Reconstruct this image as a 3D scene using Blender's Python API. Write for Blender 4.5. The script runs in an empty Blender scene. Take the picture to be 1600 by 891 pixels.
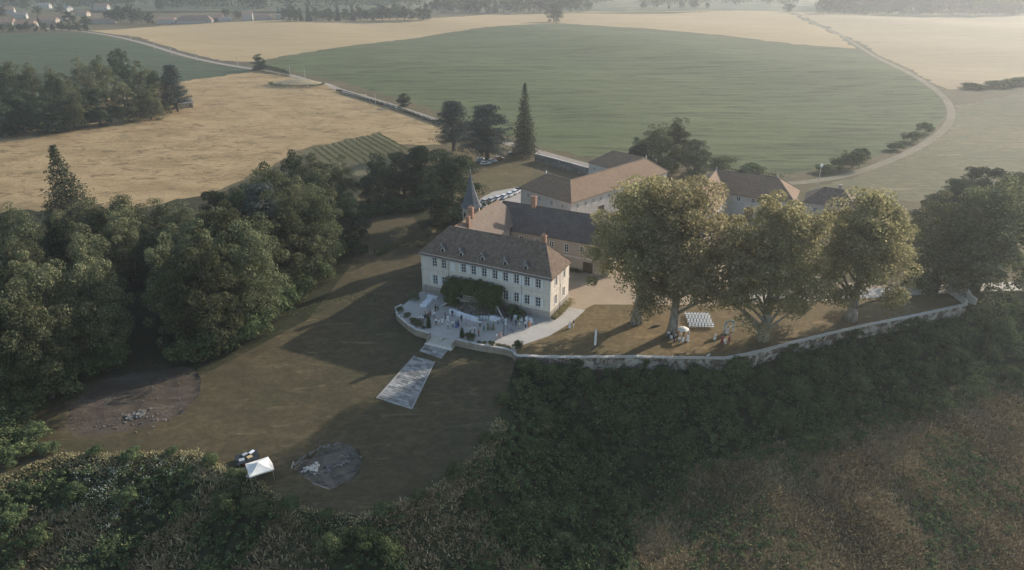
import bpy, bmesh, math, random
import numpy as np
from mathutils import Vector, Matrix, geometry as mgeo

scene = bpy.context.scene
R = math.radians
# ------------------------------------------------------------------ camera
CAM_H, PITCH, FPX = 70.0, 25.0, 1066.0          # drone 70 m above the terrace, 24 mm lens
cam_data = bpy.data.cameras.new("camera")
cam_data.sensor_width = 36.0
cam_data.lens = 36.0 * FPX / 1600.0
cam_data.clip_start, cam_data.clip_end = 1.0, 20000.0
cam = bpy.data.objects.new("camera", cam_data)
scene.collection.objects.link(cam)
cam.location = (0, 0, CAM_H)
cam.rotation_euler = (R(90 - PITCH), 0, 0)
scene.camera = cam
# ------------------------------------------------------------------ sky and sun
SUN_AZ = math.atan2(0.79, 0.61)                  # measured from +Y towards +X
SUN_EL = R(22)
world = bpy.data.worlds.new("World")
scene.world = world
world.use_nodes = True
wn = world.node_tree
for n in list(wn.nodes): wn.nodes.remove(n)
sky = wn.nodes.new("ShaderNodeTexSky"); sky.sky_type = 'NISHITA'; sky.sun_disc = False
sky.sun_elevation = SUN_EL; sky.sun_rotation = SUN_AZ
sky.dust_density = 1.0; sky.air_density = 1.2; sky.ozone_density = 1.0
bg = wn.nodes.new("ShaderNodeBackground"); bg.inputs[1].default_value = 0.15
wo = wn.nodes.new("ShaderNodeOutputWorld")
wn.links.new(sky.outputs[0], bg.inputs[0]); wn.links.new(bg.outputs[0], wo.inputs[0])
sun_d = bpy.data.lights.new("sun", 'SUN'); sun_d.energy = 4.3; sun_d.angle = R(0.6)
sun_d.color = (1.0, 0.92, 0.81)
sun = bpy.data.objects.new("sun", sun_d); scene.collection.objects.link(sun)
sdir = Vector((math.sin(SUN_AZ) * math.cos(SUN_EL), math.cos(SUN_AZ) * math.cos(SUN_EL), math.sin(SUN_EL)))
sun.rotation_euler = (-sdir).to_track_quat('-Z', 'Y').to_euler()
sun.location = (150, 150, 120)
# ------------------------------------------------------------------ exposure and render settings
vs = scene.view_settings
vs.view_transform = 'Standard'; vs.look = 'None'; vs.exposure = 0.56; vs.gamma = 1.0; vs.use_curve_mapping = False
cy = scene.cycles
cy.max_bounces = 4; cy.diffuse_bounces = 2; cy.glossy_bounces = 2; cy.transmission_bounces = 3
cy.transparent_max_bounces = 4; cy.volume_bounces = 0
cy.use_adaptive_sampling = True; cy.adaptive_threshold = 0.02
cy.use_denoising = True
try: cy.denoiser = 'OPENIMAGEDENOISE'
except Exception: pass
cy.caustics_reflective = False; cy.caustics_refractive = False
HAZE_DENSITY = 0.00021

# ------------------------------------------------------------------ helpers
C = scene.collection
def tag(o, label=None, cat=None, group=None, kind=None):
    if label: o["label"] = label
    if cat: o["category"] = cat
    if group: o["group"] = group
    if kind: o["kind"] = kind
    return o
def link(o, parent=None):
    C.objects.link(o)
    if parent is not None: o.parent = parent
    return o
def empty(name, loc=(0, 0, 0), rz=0.0, label=None, cat=None, group=None):
    o = bpy.data.objects.new(name, None); o.empty_display_size = 0.3
    o.location = loc; o.rotation_euler = (0, 0, rz)
    link(o); return tag(o, label, cat, group, "thing")
def mesh_np(name, verts, faces4=None, faces3=None, mats=(), smooth=False):
    """fast mesh from numpy arrays"""
    me = bpy.data.meshes.new(name)
    verts = np.asarray(verts, np.float32).reshape(-1, 3)
    loops, starts, n = [], [], 0
    if faces4 is not None and len(faces4):
        f = np.asarray(faces4, np.int32).reshape(-1, 4); loops.append(f.ravel())
        starts.append(n + 4 * np.arange(len(f))); n += f.size
    if faces3 is not None and len(faces3):
        f = np.asarray(faces3, np.int32).reshape(-1, 3); loops.append(f.ravel())
        starts.append(n + 3 * np.arange(len(f))); n += f.size
    lp = np.concatenate(loops); st = np.concatenate(starts)
    me.vertices.add(len(verts)); me.vertices.foreach_set("co", verts.ravel())
    me.loops.add(len(lp)); me.loops.foreach_set("vertex_index", lp)
    me.polygons.add(len(st)); me.polygons.foreach_set("loop_start", st.astype(np.int32))
    me.update(calc_edges=True); me.validate()
    me.polygons.foreach_set("use_smooth", np.full(len(me.polygons), smooth))
    for m in mats: me.materials.append(m)
    return me
def obj(name, me, parent=None, loc=None, rz=None):
    o = bpy.data.objects.new(name, me)
    if loc is not None: o.location = loc
    if rz is not None: o.rotation_euler = (0, 0, rz)
    return link(o, parent)
class MB:
    """collects boxes, prisms, tubes and lathes into one mesh"""
    def __init__(s): s.v, s.f, s.mi, s.cur = [], [], [], 0
    def add(s, vs, fs):
        b = len(s.v); s.v += [tuple(v) for v in vs]
        for f in fs: s.f.append(tuple(b + i for i in f)); s.mi.append(s.cur)
        return s
    def mat(s, i): s.cur = i; return s
    def box(s, x0, x1, y0, y1, z0, z1):
        return s.add([(x0,y0,z0),(x1,y0,z0),(x1,y1,z0),(x0,y1,z0),(x0,y0,z1),(x1,y0,z1),(x1,y1,z1),(x0,y1,z1)],
                     [(3,2,1,0),(4,5,6,7),(0,1,5,4),(1,2,6,5),(2,3,7,6),(3,0,4,7)])
    def prism(s, poly, z0, z1):
        n = len(poly)
        vs = [(p[0],p[1],z0) for p in poly] + [(p[0],p[1],z1) for p in poly]
        return s.add(vs, [tuple(range(n-1,-1,-1)), tuple(range(n,2*n))] + [(i,(i+1)%n,n+(i+1)%n,n+i) for i in range(n)])
    def tube(s, pts, rad, k=6, cap=True):
        P = [Vector(p) for p in pts]; rings = []
        if not hasattr(rad, '__len__'): rad = [rad]*len(P)
        up = Vector((0,0,1))
        vs = []
        for i, p in enumerate(P):
            d = (P[min(i+1,len(P)-1)] - P[max(i-1,0)])
            d = d.normalized() if d.length > 1e-9 else up
            a = d.cross(Vector((1,0,0)) if abs(d.x) < .8 else Vector((0,1,0))).normalized(); b = d.cross(a)
            for j in range(k):
                t = 2*math.pi*j/k
                vs.append(p + (a*math.cos(t) + b*math.sin(t))*rad[i])
        fs = [(i*k+j, i*k+(j+1)%k, (i+1)*k+(j+1)%k, (i+1)*k+j) for i in range(len(P)-1) for j in range(k)]
        if cap: fs += [tuple(range(k-1,-1,-1)), tuple(range((len(P)-1)*k, len(P)*k))]
        return s.add(vs, fs)
    def lathe(s, prof, k=12, c=(0,0)):
        vs = [(c[0]+r*math.cos(2*math.pi*j/k), c[1]+r*math.sin(2*math.pi*j/k), z) for r, z in prof for j in range(k)]
        m = len(prof)
        fs = [(i*k+j, i*k+(j+1)%k, (i+1)*k+(j+1)%k, (i+1)*k+j) for i in range(m-1) for j in range(k)]
        fs += [tuple(range(k-1,-1,-1)), tuple(range((m-1)*k, m*k))]
        return s.add(vs, fs)
    def mesh(s, name, *mats, smooth=False):
        me = bpy.data.meshes.new(name); me.from_pydata(s.v, [], s.f)
        for m in mats: me.materials.append(m)
        me.polygons.foreach_set("material_index", s.mi)
        if smooth: me.polygons.foreach_set("use_smooth", [True]*len(s.f))
        me.update(); return me
    def build(s, name, mat, parent=None, loc=None, rz=None, smooth=False):
        mats = mat if isinstance(mat, (list, tuple)) else [mat]
        return obj(name, s.mesh(name, *mats, smooth=smooth), parent, loc, rz)
def copy_tree(o, parent=None):
    c = o.copy(); C.objects.link(c); c.parent = parent
    for ch in list(o.children): copy_tree(ch, c)
    return c
ORD = ["first","second","third","fourth","fifth","sixth","seventh","eighth","ninth","tenth","eleventh","twelfth",
       "thirteenth","fourteenth","fifteenth","sixteenth","seventeenth","eighteenth","nineteenth","twentieth"]

# ------------------------------------------------------------------ materials
class NT:
    def __init__(s, name):
        s.m = bpy.data.materials.new(name); s.m.use_nodes = True; s.t = s.m.node_tree
        for n in list(s.t.nodes): s.t.nodes.remove(n)
        s.out = s.n("ShaderNodeOutputMaterial")
        s.tc = s.n("ShaderNodeTexCoord")
    def n(s, kind, **kw):
        nd = s.t.nodes.new(kind)
        for k, v in kw.items(): setattr(nd, k, v)
        return nd
    def l(s, a, b): s.t.links.new(a, b)
    def vec(s, scale=(1,1,1), rz=0.0, src="Object"):
        mp = s.n("ShaderNodeMapping"); mp.inputs["Scale"].default_value = scale; mp.inputs["Rotation"].default_value = (0,0,rz)
        s.l(s.tc.outputs[src], mp.inputs[0]); return mp.outputs[0]
    def noise(s, scale, detail=4, rough=0.6, vec=None, dist=0.0):
        nd = s.n("ShaderNodeTexNoise"); nd.inputs["Scale"].default_value = scale; nd.inputs["Detail"].default_value = detail
        nd.inputs["Roughness"].default_value = rough; nd.inputs["Distortion"].default_value = dist
        s.l(vec if vec is not None else s.tc.outputs["Object"], nd.inputs["Vector"]); return nd.outputs["Fac"]
    def ramp(s, fac, lo=0.35, hi=0.65):
        mr = s.n("ShaderNodeMapRange"); mr.interpolation_type = 'SMOOTHSTEP'
        mr.inputs["From Min"].default_value = lo; mr.inputs["From Max"].default_value = hi
        s.l(fac, mr.inputs["Value"]); return mr.outputs["Result"]
    def mix(s, fac, a, b):
        nd = s.n("ShaderNodeMix", data_type='RGBA')
        for v, i in ((fac, 0), (a, 6), (b, 7)):
            if isinstance(v, (int, float)): nd.inputs[i].default_value = v
            elif isinstance(v, (tuple, list)): nd.inputs[i].default_value = (*v[:3], 1)
            else: s.l(v, nd.inputs[i])
        return nd.outputs[2]
    def math(s, op, a, b=0.0):
        nd = s.n("ShaderNodeMath", operation=op)
        for v, i in ((a, 0), (b, 1)):
            if isinstance(v, (int, float)): nd.inputs[i].default_value = v
            else: s.l(v, nd.inputs[i])
        return nd.outputs[0]
    def bump(s, h, strength=0.4, dist=0.1):
        nd = s.n("ShaderNodeBump"); nd.inputs["Strength"].default_value = strength; nd.inputs["Distance"].default_value = dist
        s.l(h, nd.inputs["Height"]); return nd.outputs[0]
    def bsdf(s, col, rough=0.9, spec=0.2, normal=None, metal=0.0):
        b = s.n("ShaderNodeBsdfPrincipled")
        if isinstance(col, (tuple, list)): b.inputs["Base Color"].default_value = (*col[:3], 1)
        else: s.l(col, b.inputs["Base Color"])
        b.inputs["Roughness"].default_value = rough; b.inputs["Specular IOR Level"].default_value = spec
        b.inputs["Metallic"].default_value = metal
        if normal is not None: s.l(normal, b.inputs["Normal"])
        s.l(b.outputs[0], s.out.inputs[0]); return b
def simple(name, col, rough=0.7, var=0.25, scale=3.0, bump=0.0, spec=0.3, metal=0.0):
    t = NT(name)
    f = t.ramp(t.noise(scale, 5), 0.3, 0.7)
    c = t.mix(f, tuple(x*(1-var) for x in col), tuple(min(1, x*(1+var)) for x in col))
    nb = t.bump(t.noise(scale*6, 4), bump, 0.03) if bump else None
    t.bsdf(c, rough, spec, nb, metal); return t.m
def ground(name, c1, c2, c3=None, s1=0.03, s2=0.25, s3=2.5, stretch=(1,1,1), rz=0.0, bump=0.5, grain=0.25, bdist=0.15, mott=1.0):
    """two or three soil/grass colours mixed in large and small patches plus fine grain"""
    t = NT(name)
    v = t.vec(stretch, rz)
    big = t.ramp(t.noise(s1, 6, .62, v, .6), .36, .64)
    med = t.ramp(t.noise(s2, 6, .68, v, .4), .33, .67)
    fin = t.noise(s3, 5, .75, v)
    c = t.mix(med, c1, c2)
    if c3: c = t.mix(t.math('MULTIPLY', big, .85), c, c3)
    mid = t.ramp(t.noise(s2*3.7, 5, .75, v, .5), .38, .60)
    c = t.mix(t.math('MULTIPLY', mid, .55*mott), c, tuple(x*.55 for x in c1))
    wear = t.ramp(t.noise(s2*1.3, 6, .7, t.vec((stretch[0]*.5, stretch[1]*1.4, 1), rz+1.0), 1.2), .56, .68)
    c = t.mix(t.math('MULTIPLY', wear, .6*mott), c, tuple(min(1, x*1.45) for x in c2))
    c = t.mix(t.ramp(fin, .3, .75), t.mix(grain, c, (0.012, 0.012, 0.008)), c)
    t.bsdf(c, .95, .1, t.bump(fin, bump, bdist)); return t.m
# ------------------------------------------------------------------ the lie of the land
_cp, _sp = math.cos(R(PITCH)), math.sin(R(PITCH))
CAMP = np.array([0, 0, CAM_H]); FWD = np.array([0, _cp, -_sp]); UPV = np.array([0, _sp, _cp]); RGT = np.array([1., 0, 0])
def ray(px, py): return FWD + RGT*((px-800)/FPX) + UPV*((445.5-py)/FPX)
def U(px, py, z=0.0):
    """the point of the level z seen at that place of the photograph (used once, to survey the site)"""
    d = ray(px, py); return CAMP + d*((z-CAM_H)/d[2])
def sstep(a, b, x):
    t = np.clip((x-a)/(b-a), 0, 1); return t*t*(3-2*t)
def inside(poly, x, y):
    poly = np.asarray(poly)[:, :2]; x = np.asarray(x); y = np.asarray(y)
    r = np.zeros(x.shape, bool); n = len(poly)
    m = (x >= poly[:,0].min()) & (x <= poly[:,0].max()) & (y >= poly[:,1].min()) & (y <= poly[:,1].max())
    xs, ys = x[m], y[m]; rr = np.zeros(xs.shape, bool)
    for i in range(n):
        x0, y0 = poly[i]; x1, y1 = poly[(i+1) % n]
        if y0 == y1: continue
        c = ((y0 > ys) != (y1 > ys)) & (xs < (x1-x0)*(ys-y0)/(y1-y0) + x0)
        rr ^= c
    r[m] = rr; return r
def dist_line(line, x, y):
    d = np.full(np.shape(x), 1e9)
    for (x0, y0), (x1, y1) in zip(line[:-1], line[1:]):
        dx, dy = x1-x0, y1-y0; L = dx*dx+dy*dy
        t = np.clip(((x-x0)*dx+(y-y0)*dy)/L, 0, 1)
        d = np.minimum(d, np.hypot(x-x0-t*dx, y-y0-t*dy))
    return d
# main house frame: FA front far corner, FB front near corner
FA, FB = U(661, 454)[:2], U(859, 499)[:2]
HL = float(np.hypot(*(FB-FA))); EX = (FB-FA)/HL; EB = np.array([-EX[1], EX[0]])     # EB points to the back
HANG = math.atan2(EX[1], EX[0])
def tfront(x, y): return -((x-FB[0])*EB[0] + (y-FB[1])*EB[1])                          # metres in front of the facade
def zlawn(x, y):
    t = np.minimum(tfront(x, y), 95); return -1.0*sstep(-2, 14, t) - 0.045*np.maximum(0, t-14)
def Ul(px, py):
    p = U(px, py)
    for _ in range(12): p = U(px, py, float(zlawn(p[0], p[1])))
    return p[:2]
LAWN_EDGE = [Ul(*q) for q in [(-330,800),(-150,775),(0,748),(45,733),(92,716),(180,712),(310,712),(352,735),(402,754),(432,777),(482,801),(560,808),(622,795),(682,763),(745,716),(778,655),(793,605)]]
WALL_PX = [(806,557),(850,559),(897,559.5),(993,558.5),(1049,560),(1132,561),(1168,554.5),(1200,547),(1240,536),(1300,521.5),(1352,509.5),(1431,494),(1509,477)]
WALL = [U(*q)[:2] for q in WALL_PX]
GATE_W = [U(*q)[:2] for q in [(1509,477),(1490,463),(1478,455.5)]]
RIGHT_E = [WALL[-1] + np.array([2.5, 4.0]), WALL[-1] + np.array([9, 7.0]), np.array([126., 147.]), np.array([170., 156.]), np.array([400., 220.]), np.array([2500., 900.])]
BACK = [np.array([9000., 9500.]), np.array([-9000., 9500.])]
EDGE = LAWN_EDGE + WALL + RIGHT_E
EPOLY = np.array([np.array([-900., 90.])] + EDGE + BACK)
EDGE_L = [np.array([-900., 90.])] + EDGE
TERR_PX = [(651,460.5),(628,478),(619,482.5),(621,494),(635,506.5),(651,517),(671.5,522.8),(713,532.5),(748,540),(789,546.5),(802,551)]
TERR = [U(*q)[:2] for q in TERR_PX]
def offline(P, d):
    P = np.asarray(P); g = np.gradient(P, axis=0); g /= np.linalg.norm(g, axis=1)[:, None]
    return P + np.stack([-g[:,1], g[:,0]], 1)*d
PPOLY = np.array([FA - EX*900 + EB*.0, FA - EX*1.0] + list(offline(TERR + WALL, -.06)) + RIGHT_E + BACK)
PIT_PX = [(459,733),(470,719),(500,702),(540,693),(562,704),(565,726),(548,748),(516,765),(490,755)]
PIT = np.array([Ul(*q) for q in PIT_PX])
BARE = np.array([Ul(*q) for q in [(100,668),(108,635),(150,600),(200,582),(300,572),(313,590),(309,620),(285,645),(225,668),(150,682),(118,680)]])
def H(x, y):
    x = np.asarray(x, float); y = np.asarray(y, float); shp = x.shape
    x = np.atleast_1d(x); y = np.atleast_1d(y)
    D = np.hypot(x, y)
    up = 0.010*np.maximum(0, D-330)*sstep(330, 700, D)
    up = np.minimum(up, 9 + 0.0*D)
    up += sstep(230, 600, D)*(1.6*np.sin(x*.011+.6)*np.cos(y*.009) + 1.0*np.sin(x*.023+y*.017))
    hill = sstep(1600, 3400, D)*(32 + 12*np.sin(x*.0013+1.0) + 8*np.sin(x*.0031+y*.0007))
    up += hill*sstep(700, -1200, x)
    d = dist_line(EDGE_L, x, y)
    ein = inside(EPOLY, x, y); d = np.where(ein, 0, d)
    wl = sstep(0.0, 7.0, x-WALL[0][0]) * (1 - sstep(WALL[-1][0]-1, WALL[-1][0]+12, x))
    lo = zlawn(x, y)*(1-wl) - 2.5*wl
    lo = np.where(x > WALL[-1][0]+6, np.maximum(lo, -2.5*wl), lo)
    # the scarp below the lawn and the wall
    lo -= 10.5*(1-np.exp(-d/25.0)) + 0.13*np.minimum(d, 110)
    lo += sstep(2, 12, d)*(0.5*np.sin(x*.11+y*.05+.4)*np.sin(y*.13-x*.04) + 0.25*np.sin(x*.31+1.7*np.sin(y*.11))*np.sin(y*.27+1.3*np.sin(x*.09)))
    lo += sstep(14, 0, d)*(1-wl)*.25*np.sin(x*.35)*np.sin(y*.31)*(1-ein)
    z = np.where(inside(PPOLY, x, y), up, lo)
    pin = inside(PIT, x, y)
    z = z - pin*(0.75 - .25*np.sin(x*1.3)*np.sin(y*1.1))
    bin_ = inside(BARE, x, y)
    z = z - bin_*(0.22 + .08*np.sin(x*.9+y*.5))
    # low spoil mound in the tan field
    mx, my = MOUND
    q = ((x-mx)/19.0)**2 + ((y-my)/11.0)**2
    z = z + 5.0*np.exp(-q*1.3)*(q < 6)
    return z.reshape(shp)
MOUND = U(466, 136)[:2]
def W(px, py):
    """ground point seen at a place of the photograph"""
    d = ray(px, py)
    s = np.concatenate([np.arange(60, 400, 2.5), np.geomspace(400, 9000, 220)])
    P = CAMP + d*s[:, None]
    g = P[:, 2] - H(P[:, 0], P[:, 1])
    k = np.argmax(g < 0)
    if g[k] >= 0: return P[-1]
    a, b = s[k-1], s[k]
    for _ in range(18):
        m = .5*(a+b); p = CAMP + d*m
        if p[2] > float(H(p[0], p[1])): a = m
        else: b = m
    p = CAMP + d*b; p[2] = float(H(p[0], p[1])); return p
def W2(px, py): return W(px, py)[:2]
def zat(x, y): return float(H(x, y))
rng = np.random.default_rng(7)
def refine(poly, closed=True, step=None, wob=0.0, seed=1):
    """subdivide an outline, spacing growing with the distance, with a slight natural wobble"""
    out = []; P = [np.asarray(p[:2], float) for p in poly]; n = len(P)
    r = np.random.default_rng(seed)
    for i in range(n if closed else n-1):
        a, b = P[i], P[(i+1) % n]; D = np.hypot(*(a+b)/2); st = step or max(1.2, .012*D)
        k = max(1, int(np.hypot(*(b-a))/st)); k = min(k, 160)
        for j in range(k):
            p = a + (b-a)*j/k
            if wob and not (j == 0 and wob < 0): p = p + r.normal(0, abs(wob)*max(.35, .0035*D), 2)
            out.append(p)
    if not closed: out.append(P[-1])
    return np.array(out)
def smooth_line(P, n=3):
    P = [np.asarray(p[:2], float) for p in P]
    for _ in range(n):
        Q = [P[0]]
        for a, b in zip(P[:-1], P[1:]): Q += [a*.75+b*.25, a*.25+b*.75]
        P = Q + [P[-1]]
    return np.array(P)
def ribbon(pts, w):
    P = np.asarray(pts); d = np.gradient(P, axis=0); d /= np.linalg.norm(d, axis=1)[:, None]
    nrm = np.stack([-d[:,1], d[:,0]], 1); w = np.asarray(w, float)*np.ones(len(P))
    return np.concatenate([P + nrm*w[:,None]/2, (P - nrm*w[:,None]/2)[::-1]])
def px(lst): return [W2(*q) for q in lst]
# zones of the ground, later ones win; (name, outline, wobble)
TRACK = smooth_line(px([(1222,17),(1290,44),(1345,74),(1400,104),(1448,130),(1478,153),(1489,176),(1480,200),(1442,228),(1385,254),(1330,273),(1268,284),(1225,287)]))
LANE_A = smooth_line(px([(60,44),(140,50),(215,64),(290,88),(340,99),(396,108)]))
LANE_B = smooth_line(px([(396,108),(440,113),(520,136),(600,160),(690,191),(760,214),(840,237),(930,262),(985,272)]))
DRIVE = smooth_line(px([(1130,466),(1230,465),(1330,460),(1420,455),(1480,451),(1520,449.5),(1600,446.5),(1700,440)]))
ZONES = [
 ("farmland", [(-6000,1500),(-2500,1100),(2500,1100),(6000,1500),(6000,9000),(-6000,9000)], 0),
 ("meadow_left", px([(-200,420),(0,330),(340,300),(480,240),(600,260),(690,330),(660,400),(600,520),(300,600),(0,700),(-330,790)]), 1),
 ("tan_field", px([(-160,420),(0,330),(200,330),(350,296),(478,231),(592,207),(624,226),(690,226),(688,195),(640,177),(560,147),(515,134),(430,117),(385,113),(300,124),(170,152),(0,197),(-160,240)]), 1),
 ("crop_field", px([(-200,62),(0,54),(138,51),(213,66),(288,90),(392,109),(378,114),(296,125),(170,152),(0,197),(-200,250)]), 1),
 ("wheat_field", px([(132,49),(250,41),(430,32),(560,31),(690,28),(780,20),(925,18),(1080,17),(1222,18),(1288,46),(1338,76),(1240,69),(1150,57.5),(1000,44),(868,36),(700,51),(560,70),(440,88),(400,97),(345,95),(285,82),(215,58)]), .6),
 ("green_field", px([(398,101),(440,89),(560,71),(700,52),(868,37),(1000,45),(1150,58.5),(1240,70),(1338,77.5),(1398,106),(1444,132),(1470,153),(1478,176),(1466,198),(1430,222),(1375,243),(1300,262),(1230,272),(1120,262),(1050,250),(985,246),(920,246),(845,229),(760,201),(690,174),(600,147),(520,124),(440,107)]), .6),
 ("stubble_field", px([(1236,19),(1400,22),(1600,24.5),(1800,26),(1800,122),(1600,129),(1545,134),(1490,140),(1462,133),(1412,104),(1352,72),(1295,44)]), .6),
 ("pasture", px([(1492,166),(1600,148),(1800,132),(1900,300),(1600,330),(1480,318),(1330,310),(1262,296),(1330,278),(1388,258),(1446,231),(1484,202)]), .8),
 ("spoil_mound", [MOUND + np.array([18*math.cos(a), 9*math.sin(a)+.5]) for a in np.linspace(0, 6.28, 24)[:-1]], .5),
 ("vineyard_soil", px([(470,236),(592,209),(625,228),(616,262),(560,275),(500,262)]), .3),
 ("front_lawn", [np.array([-900.,90.])] + list(LAWN_EDGE) + [WALL[0]] + TERR[::-1] + [FA - EX*1.0, FA + EB*12] + [W2(640,330),W2(590,320),W2(545,420),W2(480,500),W2(320,585),W2(120,590),W2(-60,650)], 0),
 ("ceremony_lawn", list(WALL) + [W2(1476,458),W2(1420,461),W2(1330,468),W2(1226,474),W2(1130,477),W2(987,476),W2(928,476.5),W2(914,483),W2(893,504),W2(858,525),W2(817,539),W2(806,551)], 0),
 ("back_lawn", px([(560,330),(640,312),(700,318),(745,312),(815,296),(835,268),(900,290),(918,258),(835,243),(770,240),(700,232),(640,262),(560,290)]), .4),
 ("gravel_terrace", TERR + [W2(806,550),W2(817,539),W2(858,525),W2(893,504),W2(914,485),W2(889,480),FB+EX*1.2-EB*.0,FB+EB*.5,FA+EB*.5], 0),
 ("courtyard", px([(889,480),(914,485),(914,483),(928,476),(987,476),(1130,477),(1226,473),(1330,466),(1420,458),(1420,449),(1300,440),(1240,420),(1200,350),(1120,345),(1020,340),(900,345),(860,372),(800,372),(800,420)]), 0),
 ("parking_gravel", px([(738,332),(748,314),(768,300),(812,292),(830,300),(830,330)]), .2),
 ("lane", ribbon(np.concatenate([LANE_A, LANE_B[1:]]), 5.0), 0),
 ("verge", ribbon(LANE_A - np.array([-2.0, -7.5]), 7.0), .4),
 ("dirt_track", ribbon(TRACK, 3.8), 0),
 ("driveway", ribbon(DRIVE, 4.6), .1),
 ("bare_earth", BARE, .3),
 ("excavation_floor", PIT, 0),
]
DRYG = np.array([W2(*q) for q in [(1010,900),(980,820),(1040,770),(1070,735),(1180,700),(1290,690),(1360,650),(1480,610),(1640,585),(1760,900)]])
ZONES.insert(0, ("hillside", EDGE_L[1:] + [np.array([3000., 300.]), np.array([3000., -900.]), np.array([-3000., -900.]), np.array([-3000., 60.])], 0))
ZONES.insert(1, ("dry_slope", DRYG, 1.2))

def make_ground():
    pts, edges = [], []
    def add_line(P, closed):
        b = len(pts); pts.extend([tuple(p) for p in P]); n = len(P)
        edges.extend([(b+i, b+(i+1) % n) for i in range(n if closed else n-1)])
    polys = []
    for k, (nm, pl, wob) in enumerate(ZONES):
        if nm in ("hillside", "farmland"): polys.append(np.array([q[:2] for q in pl])); 
        elif nm in ("lane", "dirt_track", "driveway"): polys.append(np.array(pl))
        else: polys.append(refine(pl, True, None, wob, k))
        add_line(polys[-1], True)
    # the steps in the ground at walls and pits: one line on each side
    def offs(P, d):
        P = np.asarray(P); g = np.gradient(P, axis=0); g /= np.linalg.norm(g, axis=1)[:, None]
        return P + np.stack([-g[:,1], g[:,0]], 1)*d
    step_line = refine(TERR[1:] + WALL, False, 1.5)
    for d in (-.12, .12): add_line(offs(step_line, d), False)
    pc = PIT.mean(0)
    for s in (.97, 1.03): add_line(refine(pc + (PIT-pc)*s, True, 1.0), True)
    # survey grid, finer near the camera
    g = []
    r0 = 28.0
    while r0 < 9000:
        st = max(1.3, .0125*r0)
        if r0 > 1800: st = .03*r0
        a = np.arange(-.95, .95, st/r0) + rng.uniform(0, st/r0)
        rr = r0 + rng.uniform(-.3, .3, len(a))*st
        g.append(np.stack([np.sin(a)*rr, np.cos(a)*rr], 1)); r0 += st
    g = np.concatenate(g)
    ex = np.array([(x, y) for x in np.linspace(-8000, 8000, 17) for y in np.linspace(-2000, 9000, 12)])
    ex = ex[(np.abs(np.arctan2(ex[:,0], ex[:,1])) > .97) | (np.hypot(ex[:,0], ex[:,1]) < 25)]
    near = np.array([(x, y) for x in np.arange(-300, 301, 30) for y in np.arange(-300, 301, 30)])
    near = near[(np.abs(np.arctan2(near[:,0], near[:,1])) > .97) | (np.hypot(near[:,0], near[:,1]) < 25)]
    allp = [Vector((p[0], p[1])) for p in pts] + [Vector((p[0], p[1])) for p in np.concatenate([g, ex, near])]
    ov, oe, of, *_ = mgeo.delaunay_2d_cdt(allp, edges, [], 0, 1e-4)
    V = np.array([(v.x, v.y) for v in ov]); T = np.array([f for f in of if len(f) == 3], np.int32)
    Z = H(V[:,0], V[:,1])
    V3 = np.column_stack([V, Z])
    cen = V[T].mean(1)
    zone = np.full(len(T), -1)
    for k, pl in enumerate(polys): zone[inside(pl, cen[:,0], cen[:,1])] = k
    a, b, c = V[T[:,0]], V[T[:,1]], V[T[:,2]]
    flip = ((b-a)[:,0]*(c-a)[:,1] - (b-a)[:,1]*(c-a)[:,0]) < 0
    T[flip] = T[flip][:, ::-1]
    for k in range(-1, len(ZONES)):
        t = T[zone == k]
        if not len(t): continue
        u, inv = np.unique(t, return_inverse=True)
        nm = "grassland" if k < 0 else ZONES[k][0]
        nmo, mt, lab = GROUND[nm]
        me = mesh_np(nmo, V3[u], None, inv.reshape(-1, 3), [mt], smooth=True)
        tag(obj(nmo, me), lab, nmo.replace("_", " ").split()[-1], kind="structure")
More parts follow.
